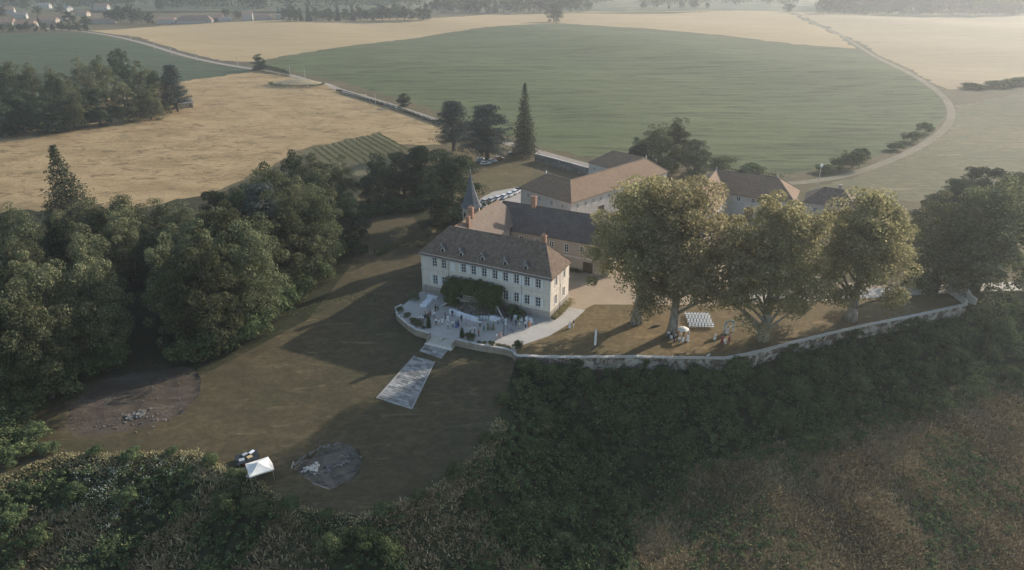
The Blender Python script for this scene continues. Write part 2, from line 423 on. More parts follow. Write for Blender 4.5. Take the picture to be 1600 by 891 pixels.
GROUND = {
 "grassland": ("grassland", ground("grassland", (.13,.105,.055), (.17,.13,.07), (.10,.09,.045), .02, .15, 1.2), "rough olive grassland around the fields and buildings"),
 "hillside": ("hillside", ground("hillside", (.032,.042,.021), (.055,.064,.032), (.085,.078,.042), .05, .3, 2.5, bump=.8), "steep green scarp falling away below the lawn and wall"),
 "dry_slope": ("dry_slope", ground("dry_slope", (.19,.15,.082), (.31,.25,.14), (.13,.13,.065), .05, .30, 2.6, stretch=(1,1.6,1), rz=.5, bump=.9, grain=.5), "brown dry grass slope below the bushes"),
 "farmland": ("far_farmland", ground("far_farmland", (.12,.13,.07), (.22,.18,.10), (.07,.09,.045), .0028, .009, .05), "hazy far farmland and low hills at the horizon"),
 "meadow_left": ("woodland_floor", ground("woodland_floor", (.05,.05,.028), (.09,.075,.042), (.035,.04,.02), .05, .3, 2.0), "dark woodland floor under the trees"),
 "front_lawn": ("front_lawn", ground("front_lawn", (.104,.083,.047), (.145,.112,.064), (.080,.074,.041), .035, .16, 2.2, stretch=(1,1.5,1), rz=.35), "mown dry brownish lawn in front of the house"),
 "ceremony_lawn": ("ceremony_lawn", ground("ceremony_lawn", (.20,.145,.075), (.27,.19,.10), (.16,.125,.06), .05, .22, 2.4), "dry golden lawn under the plane trees"),
 "back_lawn": ("back_lawn", ground("back_lawn", (.15,.115,.06), (.19,.14,.075), (.12,.10,.05), .04, .2, 2.0), "dry grass bank behind the outbuildings"),
 "gravel_terrace": ("gravel_terrace", ground("gravel_terrace", (.47,.43,.38), (.40,.365,.32), (.50,.47,.42), .12, .6, 7, bump=.25, grain=.10, mott=.3), "pale gravel terrace in front of the house"),
 "courtyard": ("courtyard", ground("courtyard", (.38,.29,.20), (.33,.25,.17), (.42,.33,.23), .05, .3, 4, bump=.25, grain=.12, mott=.3), "tan sandy courtyard beside the house"),
 "parking_gravel": ("parking_gravel", ground("parking_gravel", (.40,.36,.32), (.34,.31,.27), None, .1, .5, 4, bump=.2, grain=.1, mott=.3), "grey gravel strip under the parked cars"),
 "lane": ("lane", ground("lane", (.34,.29,.24), (.28,.25,.21), None, .05, .3, 2, bump=.1, grain=.1), "pale lane running past the field edge"),
 "verge": ("verge", ground("verge", (.10,.085,.06), (.14,.11,.075), None, .05, .2, 1.5), "brown verge beside the lane"),
 "dirt_track": ("dirt_track", ground("dirt_track", (.28,.24,.17), (.22,.19,.13), (.16,.15,.09), .05, .3, 2, bump=.2, grain=.15), "sandy farm track curving round the green field"),
 "driveway": ("driveway", ground("driveway", (.55,.50,.43), (.48,.43,.36), None, .1, .5, 5, bump=.15, grain=.08, mott=.3), "white gravel drive leading to the gate"),
 "bare_earth": ("bare_earth", ground("bare_earth", (.125,.098,.074), (.19,.152,.12), (.09,.07,.05), .10, .45, 3.5, stretch=(1,2.2,1), rz=.6, bump=.9, grain=.35), "scraped oval of bare earth beside the wood"),
 "excavation_floor": ("excavation_floor", ground("excavation_floor", (.22,.185,.145), (.30,.26,.21), (.155,.128,.10), .35, 1.0, 4.5, bump=1.0, grain=.4), "grey floor of the dug pit in the lawn"),
 "vineyard_soil": ("vineyard_soil", ground("vineyard_soil", (.17,.15,.085), (.13,.12,.06), None, .05, .3, 2), "grassy soil of the small vineyard"),
}
def field_mat(name, c1, c2, c3, rz, amt=.75):
    """crop: long streaks along the drilling direction, broken darker tramlines"""
    t = NT(name)
    v = t.vec((.25, 1, 1), rz)
    a = t.ramp(t.noise(.035, 7, .65, v, .5), .35, .65)
    b = t.ramp(t.noise(.17, 6, .74, t.vec((.15, 1, 1), rz), .9), .48, .62)
    big = t.ramp(t.noise(.008, 4, .6), .35, .65)
    c = t.mix(a, c1, c2); c = t.mix(t.math('MULTIPLY', big, .5), c, c3)
    c = t.mix(t.math('MULTIPLY', b, amt), c, tuple(x*.42 for x in c1))
    sx = t.n("ShaderNodeSeparateXYZ"); t.l(t.vec((1,1,1), rz), sx.inputs[0])
    wob = t.math('MULTIPLY', t.noise(.02, 3), 10.0)
    fr = t.math('FRACT', t.math('MULTIPLY', t.math('ADD', sx.outputs[1], wob), 1/26.0))
    tl = t.math('MULTIPLY', t.math('LESS_THAN', t.math('ABSOLUTE', t.math('SUBTRACT', fr, .5)), .030), t.ramp(t.noise(.03, 3), .35, .6))
    c = t.mix(t.math('MULTIPLY', tl, .45), c, tuple(x*.5 for x in c1))
    fin = t.noise(1.1, 5, .75)
    c = t.mix(t.ramp(fin, .35, .7), t.mix(.25, c, (.01,.012,.006)), c)
    t.bsdf(c, .95, .08, t.bump(t.noise(.8, 5, .75, t.vec((.3,1,1), rz)), .7, .5)); return t.m
GROUND["spoil_mound"] = ("spoil_mound", ground("spoil_mound", (.42,.34,.22), (.36,.285,.18), (.30,.25,.155), .06, .3, 1.5), "pale low mound of spoil in the tan field")
GROUND["green_field"] = ("green_field", field_mat("green_field", (.098,.116,.050), (.132,.148,.068), (.084,.102,.046), .16, amt=.85), "large streaky green crop field behind the outbuildings")
GROUND["crop_field"] = ("crop_field", field_mat("crop_field", (.075,.098,.055), (.092,.112,.064), (.065,.088,.05), -.75), "green crop field behind the wooded copse")
GROUND["wheat_field"] = ("wheat_field", field_mat("wheat_field", (.39,.285,.15), (.44,.325,.18), (.36,.265,.14), .5, amt=.12), "long band of golden wheat beyond the green field")
GROUND["stubble_field"] = ("stubble_field", field_mat("stubble_field", (.36,.275,.165), (.40,.305,.185), (.32,.245,.15), .05, amt=.2), "pale stubble field beyond the farm track")
GROUND["pasture"] = ("pasture", ground("pasture", (.155,.145,.08), (.22,.18,.105), (.12,.125,.065), .02, .12, 1.0, stretch=(.4,1,1)), "dry greenish pasture inside the track's bend")
def tan_mat():
    t = NT("tan_field")
    v = t.vec((.6, 1, 1), .12)
    a = t.ramp(t.noise(.07, 7, .66, v, .6), .35, .65)
    c = t.mix(a, (.29,.205,.105), (.40,.29,.155))
    b = t.ramp(t.noise(.22, 7, .78, t.vec((.5, 1, 1), .12), 1.2), .52, .62)
    c = t.mix(t.math('MULTIPLY', b, .75), c, (.13,.085,.045))
    cr = t.n("ShaderNodeTexVoronoi", feature='DISTANCE_TO_EDGE'); cr.inputs["Scale"].default_value = .035
    nz = t.n("ShaderNodeTexNoise"); nz.inputs["Scale"].default_value = .06; nz.inputs["Detail"].default_value = 4
    t.l(t.tc.outputs["Object"], nz.inputs["Vector"])
    mx = t.n("ShaderNodeMix", data_type='VECTOR'); mx.inputs[0].default_value = .985
    sc = t.n("ShaderNodeVectorMath", operation='MULTIPLY_ADD'); sc.inputs[1].default_value = (22,22,0)
    t.l(nz.outputs["Color"], sc.inputs[0]); t.l(t.tc.outputs["Object"], sc.inputs[2]); t.l(sc.outputs[0], cr.inputs["Vector"])
    k = t.math('MULTIPLY', t.math('SUBTRACT', 1.0, t.ramp(cr.outputs["Distance"], .0, .05)), t.ramp(t.noise(.03, 3), .48, .58))
    c = t.mix(t.math('MULTIPLY', k, .45), c, (.14,.10,.055))
    fin = t.noise(1.5, 5, .75)
    c = t.mix(t.ramp(fin, .3, .7), t.mix(.25, c, (.03,.02,.01)), c)
    t.bsdf(c, .95, .08, t.bump(t.noise(.5, 6, .75, v), .8, .6)); return t.m
GROUND["tan_field"] = ("tan_field", tan_mat(), "trampled tan field between the copse and the lane")
make_ground()
# ------------------------------------------------------------------ building materials
def tile_mat(name, c1, c2, c3, s=.5):
    t = NT(name)
    a = t.ramp(t.noise(s, 7, .72), .32, .66); b = t.ramp(t.noise(2.6, 5, .8), .40, .62)
    c = t.mix(a, c1, c2); c = t.mix(t.math('MULTIPLY', b, .6), c, c3)
    st = t.ramp(t.noise(.9, 4, .6, t.vec((1.6, 1.6, .22))), .52, .70)
    c = t.mix(t.math('MULTIPLY', st, .35), c, tuple(min(1, x*1.7) for x in c1))
    w = t.n("ShaderNodeTexWave", wave_type='BANDS', bands_direction='Z'); w.inputs["Scale"].default_value = 1.6; w.inputs["Distortion"].default_value = 1.5
    t.l(t.tc.outputs["Object"], w.inputs["Vector"])
    t.bsdf(c, .9, .15, t.bump(t.math('ADD', w.outputs["Fac"], t.noise(5, 4)), .5, .06)); return t.m
def plaster(name, c, dirt=(.25,.21,.17), amt=.45, s=.35):
    t = NT(name)
    a = t.ramp(t.noise(s, 6, .7), .4, .68); st = t.ramp(t.noise(1.2, 5, .7, t.vec((1.2,1.2,.18))), .5, .72)
    col = t.mix(t.math('MULTIPLY', a, amt), c, tuple(x*.72 for x in c)); col = t.mix(t.math('MULTIPLY', st, amt*.7), col, dirt)
    t.bsdf(col, .92, .15, t.bump(t.noise(6, 5), .25, .03)); return t.m
M = {}
M['tile_old'] = tile_mat('weathered_tile', (.135,.094,.070), (.25,.182,.138), (.070,.052,.042), 1.1)
M['tile_tan'] = tile_mat('tan_tile', (.185,.142,.110), (.225,.175,.138), (.13,.10,.08))
M['slate'] = tile_mat('grey_slate', (.105,.088,.078), (.155,.132,.118), (.065,.057,.053))
M['spire'] = tile_mat('spire_slate', (.10,.105,.115), (.14,.145,.155), (.07,.075,.085))
M['tile_red'] = tile_mat('russet_tile', (.230,.150,.095), (.275,.185,.120), (.165,.105,.07))
M['plaster'] = plaster('house_plaster', (.66,.595,.52))
M['plaster_tan'] = plaster('tan_plaster', (.40,.345,.28))
M['plaster_white'] = plaster('pale_plaster', (.56,.52,.47), amt=.55)
M['trim'] = plaster('stone_trim', (.60,.55,.48), amt=.3)
M['stone'] = plaster('foundation_stone', (.37,.335,.295), dirt=(.14,.12,.10), amt=.7, s=.8)
M['plaster_far'] = plaster('far_plaster', (.38,.36,.335))
M['white'] = simple('white_paint', (.72,.74,.76), .6, .06, 2)
M['shutter'] = simple('shutter_paint', (.70,.70,.69), .6, .08, 2)
M['brick'] = simple('chimney_brick', (.30,.175,.12), .9, .3, 4, .4)
M['zinc'] = simple('zinc', (.42,.44,.46), .45, .15, 3, 0, .5, .6)
M['wood_dark'] = simple('dark_wood', (.075,.05,.038), .8, .3, 4)
M['wood'] = simple('brown_wood', (.17,.11,.07), .8, .3, 4)
M['iron'] = simple('dark_iron', (.03,.03,.032), .5, .2, 4)
def glass_mat():
    t = NT('window_glass'); f = t.noise(1.5, 2)
    t.bsdf(t.mix(f, (.012,.014,.018), (.03,.034,.04)), .12, .5); return t.m
M['glass'] = glass_mat()
# ------------------------------------------------------------------ building kit
def facade(mb, p0, d, L, z0, z1, holes=(), depth=.22):
    """wall face with real openings and reveals; d = unit direction, the outside lies to the right of d"""
    p0 = Vector((p0[0], p0[1], 0)); d = Vector((d[0], d[1], 0)); n = Vector((d.y, -d.x, 0))
    P = lambda x, z, k=0.0: p0 + d*x - n*k + Vector((0, 0, z))
    xs = sorted({0.0, L, *[h[0] for h in holes], *[h[1] for h in holes]}); zs = sorted({z0, z1, *[h[2] for h in holes], *[h[3] for h in holes]})
    for xa, xb in zip(xs[:-1], xs[1:]):
        for za, zb in zip(zs[:-1], zs[1:]):
            cx, cz = (xa+xb)/2, (za+zb)/2
            if any(h[0] < cx < h[1] and h[2] < cz < h[3] for h in holes): continue
            mb.add([P(xa,za), P(xb,za), P(xb,zb), P(xa,zb)], [(0,1,2,3)])
    for xa, xb, za, zb in holes:
        mb.add([P(xa,za),P(xb,za),P(xb,zb),P(xa,zb),P(xa,za,depth),P(xb,za,depth),P(xb,zb,depth),P(xa,zb,depth)],
               [(0,4,5,1),(1,5,6,2),(2,6,7,3),(3,7,4,0)])
_cache = {}
def window_meshes(w, h, nx=2, nz=3, arch=False):
    k = (w, h, nx, nz, arch)
    if k not in _cache:
        m = MB(); t = .07
        m.box(-w/2, -w/2+t, .08, .16, 0, h).box(w/2-t, w/2, .08, .16, 0, h).box(-w/2+t, w/2-t, .08, .16, 0, t).box(-w/2+t, w/2-t, .08, .16, h-t, h)
        for i in range(1, nx): x = -w/2 + w*i/nx; m.box(x-.05, x+.05, .075, .155, t, h-t)
        for j in range(1, nz): z = h*j/nz; m.box(-w/2+t, w/2-t, .085, .15, z-.03, z+.03)
        g = MB().box(-w/2+.02, w/2-.02, .17, .20, .02, h-.02)
        # raised stone surround and sill
        s = MB(); e = .14
        s.box(-w/2-e, -w/2, -.05, .05, -.05, h).box(w/2, w/2+e, -.05, .05, -.05, h)
        if arch: s.add([(-w/2-e,-.05,h),(w/2+e,-.05,h),(w/2+e,-.05,h+.16),(w*.25,-.05,h+.27),(0,-.05,h+.31),(-w*.25,-.05,h+.27),(-w/2-e,-.05,h+.16),
                         (-w/2-e,.05,h),(w/2+e,.05,h),(w/2+e,.05,h+.16),(w*.25,.05,h+.27),(0,.05,h+.31),(-w*.25,.05,h+.27),(-w/2-e,.05,h+.16)],
                        [(0,1,2,3,4,5,6),(13,12,11,10,9,8,7)]+[(i,i+7,(i+1)%7+7,(i+1)%7) for i in range(7)])
        else: s.box(-w/2-e, w/2+e, -.05, .05, h, h+.16)
        s.box(-w/2-e-.05, w/2+e+.05, -.12, .05, -.17, -.05)
        _cache[k] = (m.mesh("window", M['white']), g.mesh("pane", M['glass']), s.mesh("surround", M['trim']))
    return _cache[k]
def window(parent, p0, d, x, z, w, h, nx=2, nz=3, arch=False, name="window"):
    fm, gm, sm = window_meshes(w, h, nx, nz, arch)
    rz = math.atan2(d[1], d[0])
    f = obj(name, fm, parent, (p0[0]+d[0]*x, p0[1]+d[1]*x, z), rz)
    obj("pane", gm, f); obj("surround", sm, f)
    return f
def shutter_mesh(w, h):
    k = ('sh', w, h)
    if k not in _cache:
        m = MB(); m.box(0, w, -.10, -.055, 0, h)
        for z0, z1 in ((.0,.12),(h*.45,h*.45+.12),(h-.12,h)): m.box(.0, w, -.125, -.1, z0, z1)
        m.box(0, .08, -.125, -.1, .12, h-.12); m.box(w-.08, w, -.125, -.1, .12, h-.12)
        _cache[k] = m.mesh("shutter", M['shutter'])
    return _cache[k]
def roof_mesh(V, F, ring, mat, name="roof", drop=.18):
    """tiled planes over an eaves ring, closed below"""
    m = MB(); m.add(V, F)
    b = [V[i] for i in ring]; n = len(b)
    vs = b + [(p[0], p[1], p[2]-drop) for p in b]
    m.add(vs, [(i, n+i, n+(i+1) % n, (i+1) % n) for i in range(n)] + [tuple(range(n, 2*n))])
    return m
def hip(x0, x1, y0, y1, ze, zr, hx0, hx1, ov=.45, along='x'):
    """hip roof; hx0/hx1 = setback of the ridge ends (0 = gable)"""
    if along == 'x':
        ym = (y0+y1)/2
        sl = (zr-ze)/((y1-y0)/2); z = ze - sl*ov*.6
        ax0, ax1 = x0-(ov if hx0 else .25), x1+(ov if hx1 else .25)
        V = [(ax0,y0-ov,z),(ax1,y0-ov,z),(ax1,y1+ov,z),(ax0,y1+ov,z),(x0+hx0 if hx0 else ax0,ym,zr),(x1-hx1 if hx1 else ax1,ym,zr)]
        F = [(0,1,5,4),(1,2,5),(2,3,4,5),(3,0,4)]
    else:
        xm = (x0+x1)/2
        sl = (zr-ze)/((x1-x0)/2); z = ze - sl*ov*.6
        ay0, ay1 = y0-(ov if hx0 else .25), y1+(ov if hx1 else .25)
        V = [(x0-ov,ay0,z),(x1+ov,ay0,z),(x1+ov,ay1,z),(x0-ov,ay1,z),(xm,y0+hx0 if hx0 else ay0,zr),(xm,y1-hx1 if hx1 else ay1,zr)]
        F = [(0,1,4),(1,2,5,4),(2,3,5),(3,0,4,5)]
    return V, F, [0,1,2,3]
def chimney(parent, x, y, z0, z1, w=.9, d=.7, mat='brick', pots=2):
    c = MB().box(x-w/2, x+w/2, y-d/2, y+d/2, z0, z1-.25).box(x-w/2-.08, x+w/2+.08, y-d/2-.08, y+d/2+.08, z1-.25, z1).build("chimney", M[mat], parent)
    for i in range(pots):
        px_ = x - w/2 + w*(i+1)/(pots+1)
        MB().lathe([(.14,z1),(.11,z1+.45),(.13,z1+.5)], 8, (px_, y)).build("chimney_pot", M['brick'], c)
    return c
def locw(x, y, z=0.0):
    """house frame -> world"""
    p = FA + EX*x + EB*y; return (p[0], p[1], z)
# ------------------------------------------------------------------ the main house
LH, WH, ZE, ZR = HL, 10.5, 9.9, 15.4
UPX = [3.7, 6.2, 8.65, 11.45, 14.05, 16.77, 19.5, 22.13, 24.8, 27.4, 30.05]
WW, WHT = 1.15, 2.15
ZU, ZL = 6.95, 2.45
def main_house():
    t = empty("manor_house", (FA[0], FA[1], 0), HANG, "long two-storey manor house with white shutters and brown hipped roof", "house")
    m = MB()
    holes = [(x-WW/2, x+WW/2, ZU, ZU+WHT) for i, x in enumerate(UPX) if i != 2]
    holes += [(x-WW/2, x+WW/2, ZL, ZL+2.25) for i, x in enumerate(UPX) if i not in (2, 5)]
    holes += [(16.77-.75, 16.77+.75, 1.8, 4.7)]
    facade(m, (0,0), (1,0), LH, 1.7, ZE, holes)
    eh = [(y-.55, y+.55, z, z+2.15) for y in (3.0, 7.6) for z in (ZL, ZU)]
    facade(m, (LH,0), (0,1), WH, 1.7, ZE, eh)
    facade(m, (LH,WH), (-1,0), LH, 1.7, ZE); facade(m, (0,WH), (0,-1), WH, 1.7, ZE, [(y-.55,y+.55,z,z+2.15) for y in (3.2,7.4) for z in (ZL,ZU)])
    m.build("wall", M['plaster'], t)
    MB().box(-.12, LH+.12, -.12, WH+.12, -1.6, 1.72).build("plinth", M['stone'], t)
    MB().box(-.10, LH+.10, -.10, .0, 5.85, 6.30).box(LH+.001, LH+.10, .0, WH+.1, 5.85, 6.30).box(-.10, -.001, 0, WH+.1, 5.85, 6.30).build("string_course", M['trim'], t)
    MB().box(-.22, LH+.22, -.24, -.001, 9.55, 9.93).box(LH+.001, LH+.22, -.001, WH+.2, 9.55, 9.93).box(-.22, -.001, -.001, WH+.2, 9.55, 9.93).build("cornice", M['trim'], t)
    for x in (0.0, LH):
        s = -1 if x == 0 else 1
        for k in range(11):
            z = 1.78 + k*.7
            if 5.5 < z < 6.35: continue
            w = .55 if k % 2 else .35
            xa, xb = (x-.045, x+w) if s < 0 else (x-w, x+.045)
            MB().box(xa, xb, -.045, .3, z, z+.62).build("quoin", M['trim'], t)
    for i, x in enumerate(UPX):
        if i == 2:
            for sx in (-1, 1): obj("shutter", shutter_mesh(.62, WHT+.4), t, (x + (-.63 if sx < 0 else .01), 0, ZU-.2))
        else:
            window(t, (0,0), (1,0), x, ZU, WW, WHT, 2, 3, True)
            if i >= 3:
                for sx in (-1, 1): obj("shutter", shutter_mesh(.52, WHT+.05), t, (x + (-WW/2-.16-.52 if sx < 0 else WW/2+.16), 0, ZU))
        if i not in (2, 5):
            window(t, (0,0), (1,0), x, ZL, WW, 2.25, 2, 3, True)
            for sx in (-1, 1): obj("shutter", shutter_mesh(.52, 2.25), t, (x + (-WW/2-.16-.52 if sx < 0 else WW/2+.16), 0, ZL))
    window(t, (0,0), (1,0), 8.65, ZL, .9, 2.2, 2, 3, True)
    for y in (3.0, 7.6):
        for z in (ZL, ZU): window(t, (LH,0), (0,1), y, z, 1.1, 2.15, 2, 3, True)
        for z in (ZL, ZU): window(t, (0,WH), (0,-1), y, z, 1.1, 2.15, 2, 3, True)
    d = MB().box(-.72,.72,.12,.2,0,2.86).build("door", M['wood_dark'], t, (16.77,0,1.82))
    MB().box(-.60,-.06,.08,.118,1.1,2.7).box(.06,.60,.08,.118,1.1,2.7).build("door_glazing", M['glass'], d)
    MB().box(.05,.10,.05,.118,1.0,1.12).build("handle", M['zinc'], d)
    for x in (7.45, 26.1): MB().tube([(x,-.14,9.5),(x,-.14,6.4),(x,-.2,6.2),(x,-.2,5.8),(x,-.14,5.6),(x,-.14,1.0)], .055, 6).build("downpipe", M['zinc'], t)
    MB().tube([(LH+.16,5.3,9.5),(LH+.16,5.3,.4)], .055, 6).build("downpipe", M['zinc'], t)
    MB().tube([(-.4,-.52,ZE-.52),(LH+.4,-.52,ZE-.52)], .08, 6).build("gutter", M['zinc'], t)
    V, F, ring = hip(0, LH, 0, WH, ZE, ZR, 5.0, 3.6)
    # a slightly sagging, kicked-out eave as on old tiled roofs
    rf = roof_mesh(V, F, ring, None).build("roof", M['tile_old'], t)
    rt = MB()
    for a, b in (((5.0,WH/2,ZR),(LH-3.6,WH/2,ZR)), (V[1],V[5]), (V[0],V[4]), (V[2],V[5]), (V[3],V[4])):
        rt.tube([(a[0],a[1],a[2]+.02),(b[0],b[1],b[2]+.02)], .13, 6)
    rt.build("ridge_tile", M['tile_tan'], rf)
    sl = (ZR-ZE)/(WH/2)
    for x, zz in zip((5.6,10.5,16.1,21.8,26.8), (10.75,10.65,10.6,10.6,10.55)):
        y = (zz-ZE)/sl
        dm = MB().box(x-.48, x+.48, y-.15, y+1.35, zz-.2, zz+.95).build("dormer", M['trim'], rf)
        r = MB(); a, h0, h1 = .95, zz+.72, zz+1.72
        for s in (-1, 1):
            r.add([(x,y-.55,h1),(x+s*a,y-.55,h0),(x+s*a,y+1.5,h0),(x,y+1.5,h1),(x,y-.55,h1-.1),(x+s*a,y-.55,h0-.1),(x+s*a,y+1.5,h0-.1),(x,y+1.5,h1-.1)],
                  [(0,1,2,3),(7,6,5,4),(0,4,5,1),(1,5,6,2),(2,6,7,3)])
        r.build("dormer_roof", M['slate'], rf)
        g = MB()
        for s in (-1, 1): g.tube([(x-s*.22,y-.60,h1+.28),(x+s*1.08,y-.60,h0-.12)], .062, 4)
        g.tube([(x,y-.6,h1+.55),(x,y-.6,h0+.2)], .05, 4)
        g.build("bargeboard", M['zinc'], rf)
        MB().box(x-.30, x+.30, y-.19, y-.151, zz-.1, zz+.75).build("dormer_window", M['glass'], rf)
    chimney(t, LH-4.2, WH/2+.4, 14.2, 17.0, .95, .75)
    # perron: landing, balustrade and two curved flights
    MB().box(11.6, 21.3, -2.7, -.125, -.2, 1.74).build("perron", M['stone'], t)
    MB().box(11.5, 21.4, -2.82, -.126, 1.742, 1.84).build("perron_slab", M['slate'], t)
    MB().box(12.6, 20.2, -2.86, -2.60, 2.65, 2.78).build("handrail", M['trim'], t)
    for k in range(19): MB().lathe([(.06,1.845),(.09,2.1),(.045,2.4),(.07,2.645)], 6, (12.8+k*.40, -2.73)).build("baluster", M['trim'], t)
    for s, xs in ((1, 21.3), (-1, 11.6)):
        for k in range(10):
            x0 = xs + s*(.05+k*.30); z = 1.72 - k*.172; yy = -1.35 - k*.26
            MB().box(min(x0, x0+s*.34), max(x0, x0+s*.34), yy-1.3, yy+1.0, -.3, z).build("step", M['slate'], t)
        MB().tube([(xs, -2.72, 1.9), (xs+s*1.5, -3.98, 1.05), (xs+s*3.0, -5.1, .3), (xs+s*3.25, -5.25, -.1)], .17, 6).build("stair_parapet", M['trim'], t)
    return t
main_house()
def left_wing():
    o = locw(0, 0)
    t = empty("side_wing", (o[0], o[1], 0), HANG, "side wing with lit tan roof joining the manor house to the rear wing", "building")
    m = MB()
    facade(m, (9.9,10.62), (0,1), 16.3, 0, 9.4, [(y-.5,y+.5,z,z+1.9) for y in (2.5,6.5,10.5,14) for z in (2.4,6.6)])
    facade(m, (9.9,34), (-1,0), 9.7, 0, 9.4); facade(m, (.2,34), (0,-1), 23.4, 0, 9.4, [(y-.5,y+.5,z,z+1.9) for y in (11,15,19) for z in (2.4,6.6)])
    m.build("wall", M['plaster_tan'], t)
    for y in (2.5,6.5,10.5,14):
        for z in (2.4,6.6): window(t, (9.9,10.62), (0,1), y, z, 1.0, 1.9)
    for y in (11,15,19):
        for z in (2.4,6.6): window(t, (.2,34), (0,-1), y, z, 1.0, 1.9)
    V, F, ring = hip(.2, 9.9, 6.0, 34, 9.4, 14.7, 0, 4.5, along='y')
    rf = roof_mesh(V, F, ring, None).build("roof", M['tile_tan'], t)
    MB().tube([V[4], V[5]], .13, 6).build("ridge_tile", M['tile_red'], rf)
    chimney(t, 6.2, 11.6, 12.6, 16.0, .9, .7); chimney(t, 5.0, 15.2, 13.6, 17.0, 1.2, .8)
    # small gabled porch in the courtyard corner
    MB().box(10.05, 15.5, 12.4, 16.4, 0, 8.2).build("porch_wall", M['plaster_tan'], t)
    r = MB(); x0, x1, y0, y1, ym = 9.0, 15.9, 12.1, 16.7, 14.4
    r.add([(x0,y0,8.0),(x1,y0,8.0),(x1,ym,10.3),(x0,ym,10.3),(x0,y1,8.0),(x1,y1,8.0)], [(0,1,2,3),(3,2,5,4),(1,5,2),(0,3,4),(0,4,5,1)])
    r.build("porch_roof", M['slate'], t)
left_wing()
def rear_wing():
    o = locw(0, 0)
    t = empty("rear_wing", (o[0], o[1], 0), HANG, "rear wing with dark slate roof facing the courtyard", "building")
    m = MB(); x0, x1, y0, y1 = 10.05, 37.0, 27.0, 38.0
    ux = (13.0, 17.4, 21.5, 25.6, 29.8, 34.0)
    facade(m, (x0,y0), (1,0), x1-x0, 0, 8.3, [(x-x0-.55,x-x0+.55,4.7,6.8) for x in ux] + [(x-x0-1.3,x-x0+1.3,0.05,2.9) for x in (21.5,31.5)])
    facade(m, (x1,y0), (0,1), 11, 0, 8.3, [(y-.5,y+.5,z,z+1.9) for y in (3,8) for z in (1.2,4.8)]); facade(m, (x1,y1), (-1,0), x1-.3, 0, 8.3)
    m.build("wall", M['plaster_tan'], t)
    for x in ux: window(t, (x0,y0), (1,0), x-x0, 4.7, 1.1, 2.1)
    for y in (3,8):
        for z in (1.2,4.8): window(t, (x1,y0), (0,1), y, z, 1.0, 1.9)
    for x in (21.5,31.5): MB().box(x-1.3, x+1.3, y0+.15, y0+.22, .06, 2.9).build("garage_door", M['wood_dark'], t)
    MB().box(x0, x1+.08, y0-.10, y0-.001, 3.6, 3.95).build("string_course", M['trim'], t)
    for x in (20.0, 33.0): MB().tube([(x,y0-.12,7.9),(x,y0-.12,.2)], .05, 6).build("downpipe", M['zinc'], t)
    V, F, ring = hip(.35, x1, y0, y1, 8.3, 13.6, 4.6, 4.6)
    rf = roof_mesh(V, F, ring, None).build("roof", M['slate'], t)
    MB().tube([V[4], V[5]], .13, 6).build("ridge_tile", M['tile_old'], rf)
    chimney(t, 14.0, 32.3, 12.2, 16.2, 1.3, .9)
rear_wing()
def tower():
    o = locw(-1.2, 26.0)
    t = empty("stair_tower", (o[0], o[1], 0), HANG, "slim tower with tall pointed slate spire", "tower")
    k = 8
    MB().lathe([(2.35,-.5),(2.35,13.35)], k).build("wall", M['plaster_tan'], t)
    MB().lathe([(2.55,13.0),(2.62,13.34)], k).build("cornice", M['trim'], t)
    rf = MB().lathe([(3.0,13.25),(2.35,14.1),(1.25,17.2),(.5,20.2),(.05,22.2)], k).build("spire", M['spire'], t)
    MB().lathe([(.10,22.1),(.05,22.6),(.14,22.75),(.03,22.95),(.02,24.2)], 8).build("finial", M['zinc'], rf)
    for a in (-1.9, -.6, -2.8):
        w = MB().box(-.3,.3,2.1,2.28,10.6,11.9).build("window", M['glass'], t, None, a + math.pi/2 + math.pi)
tower()
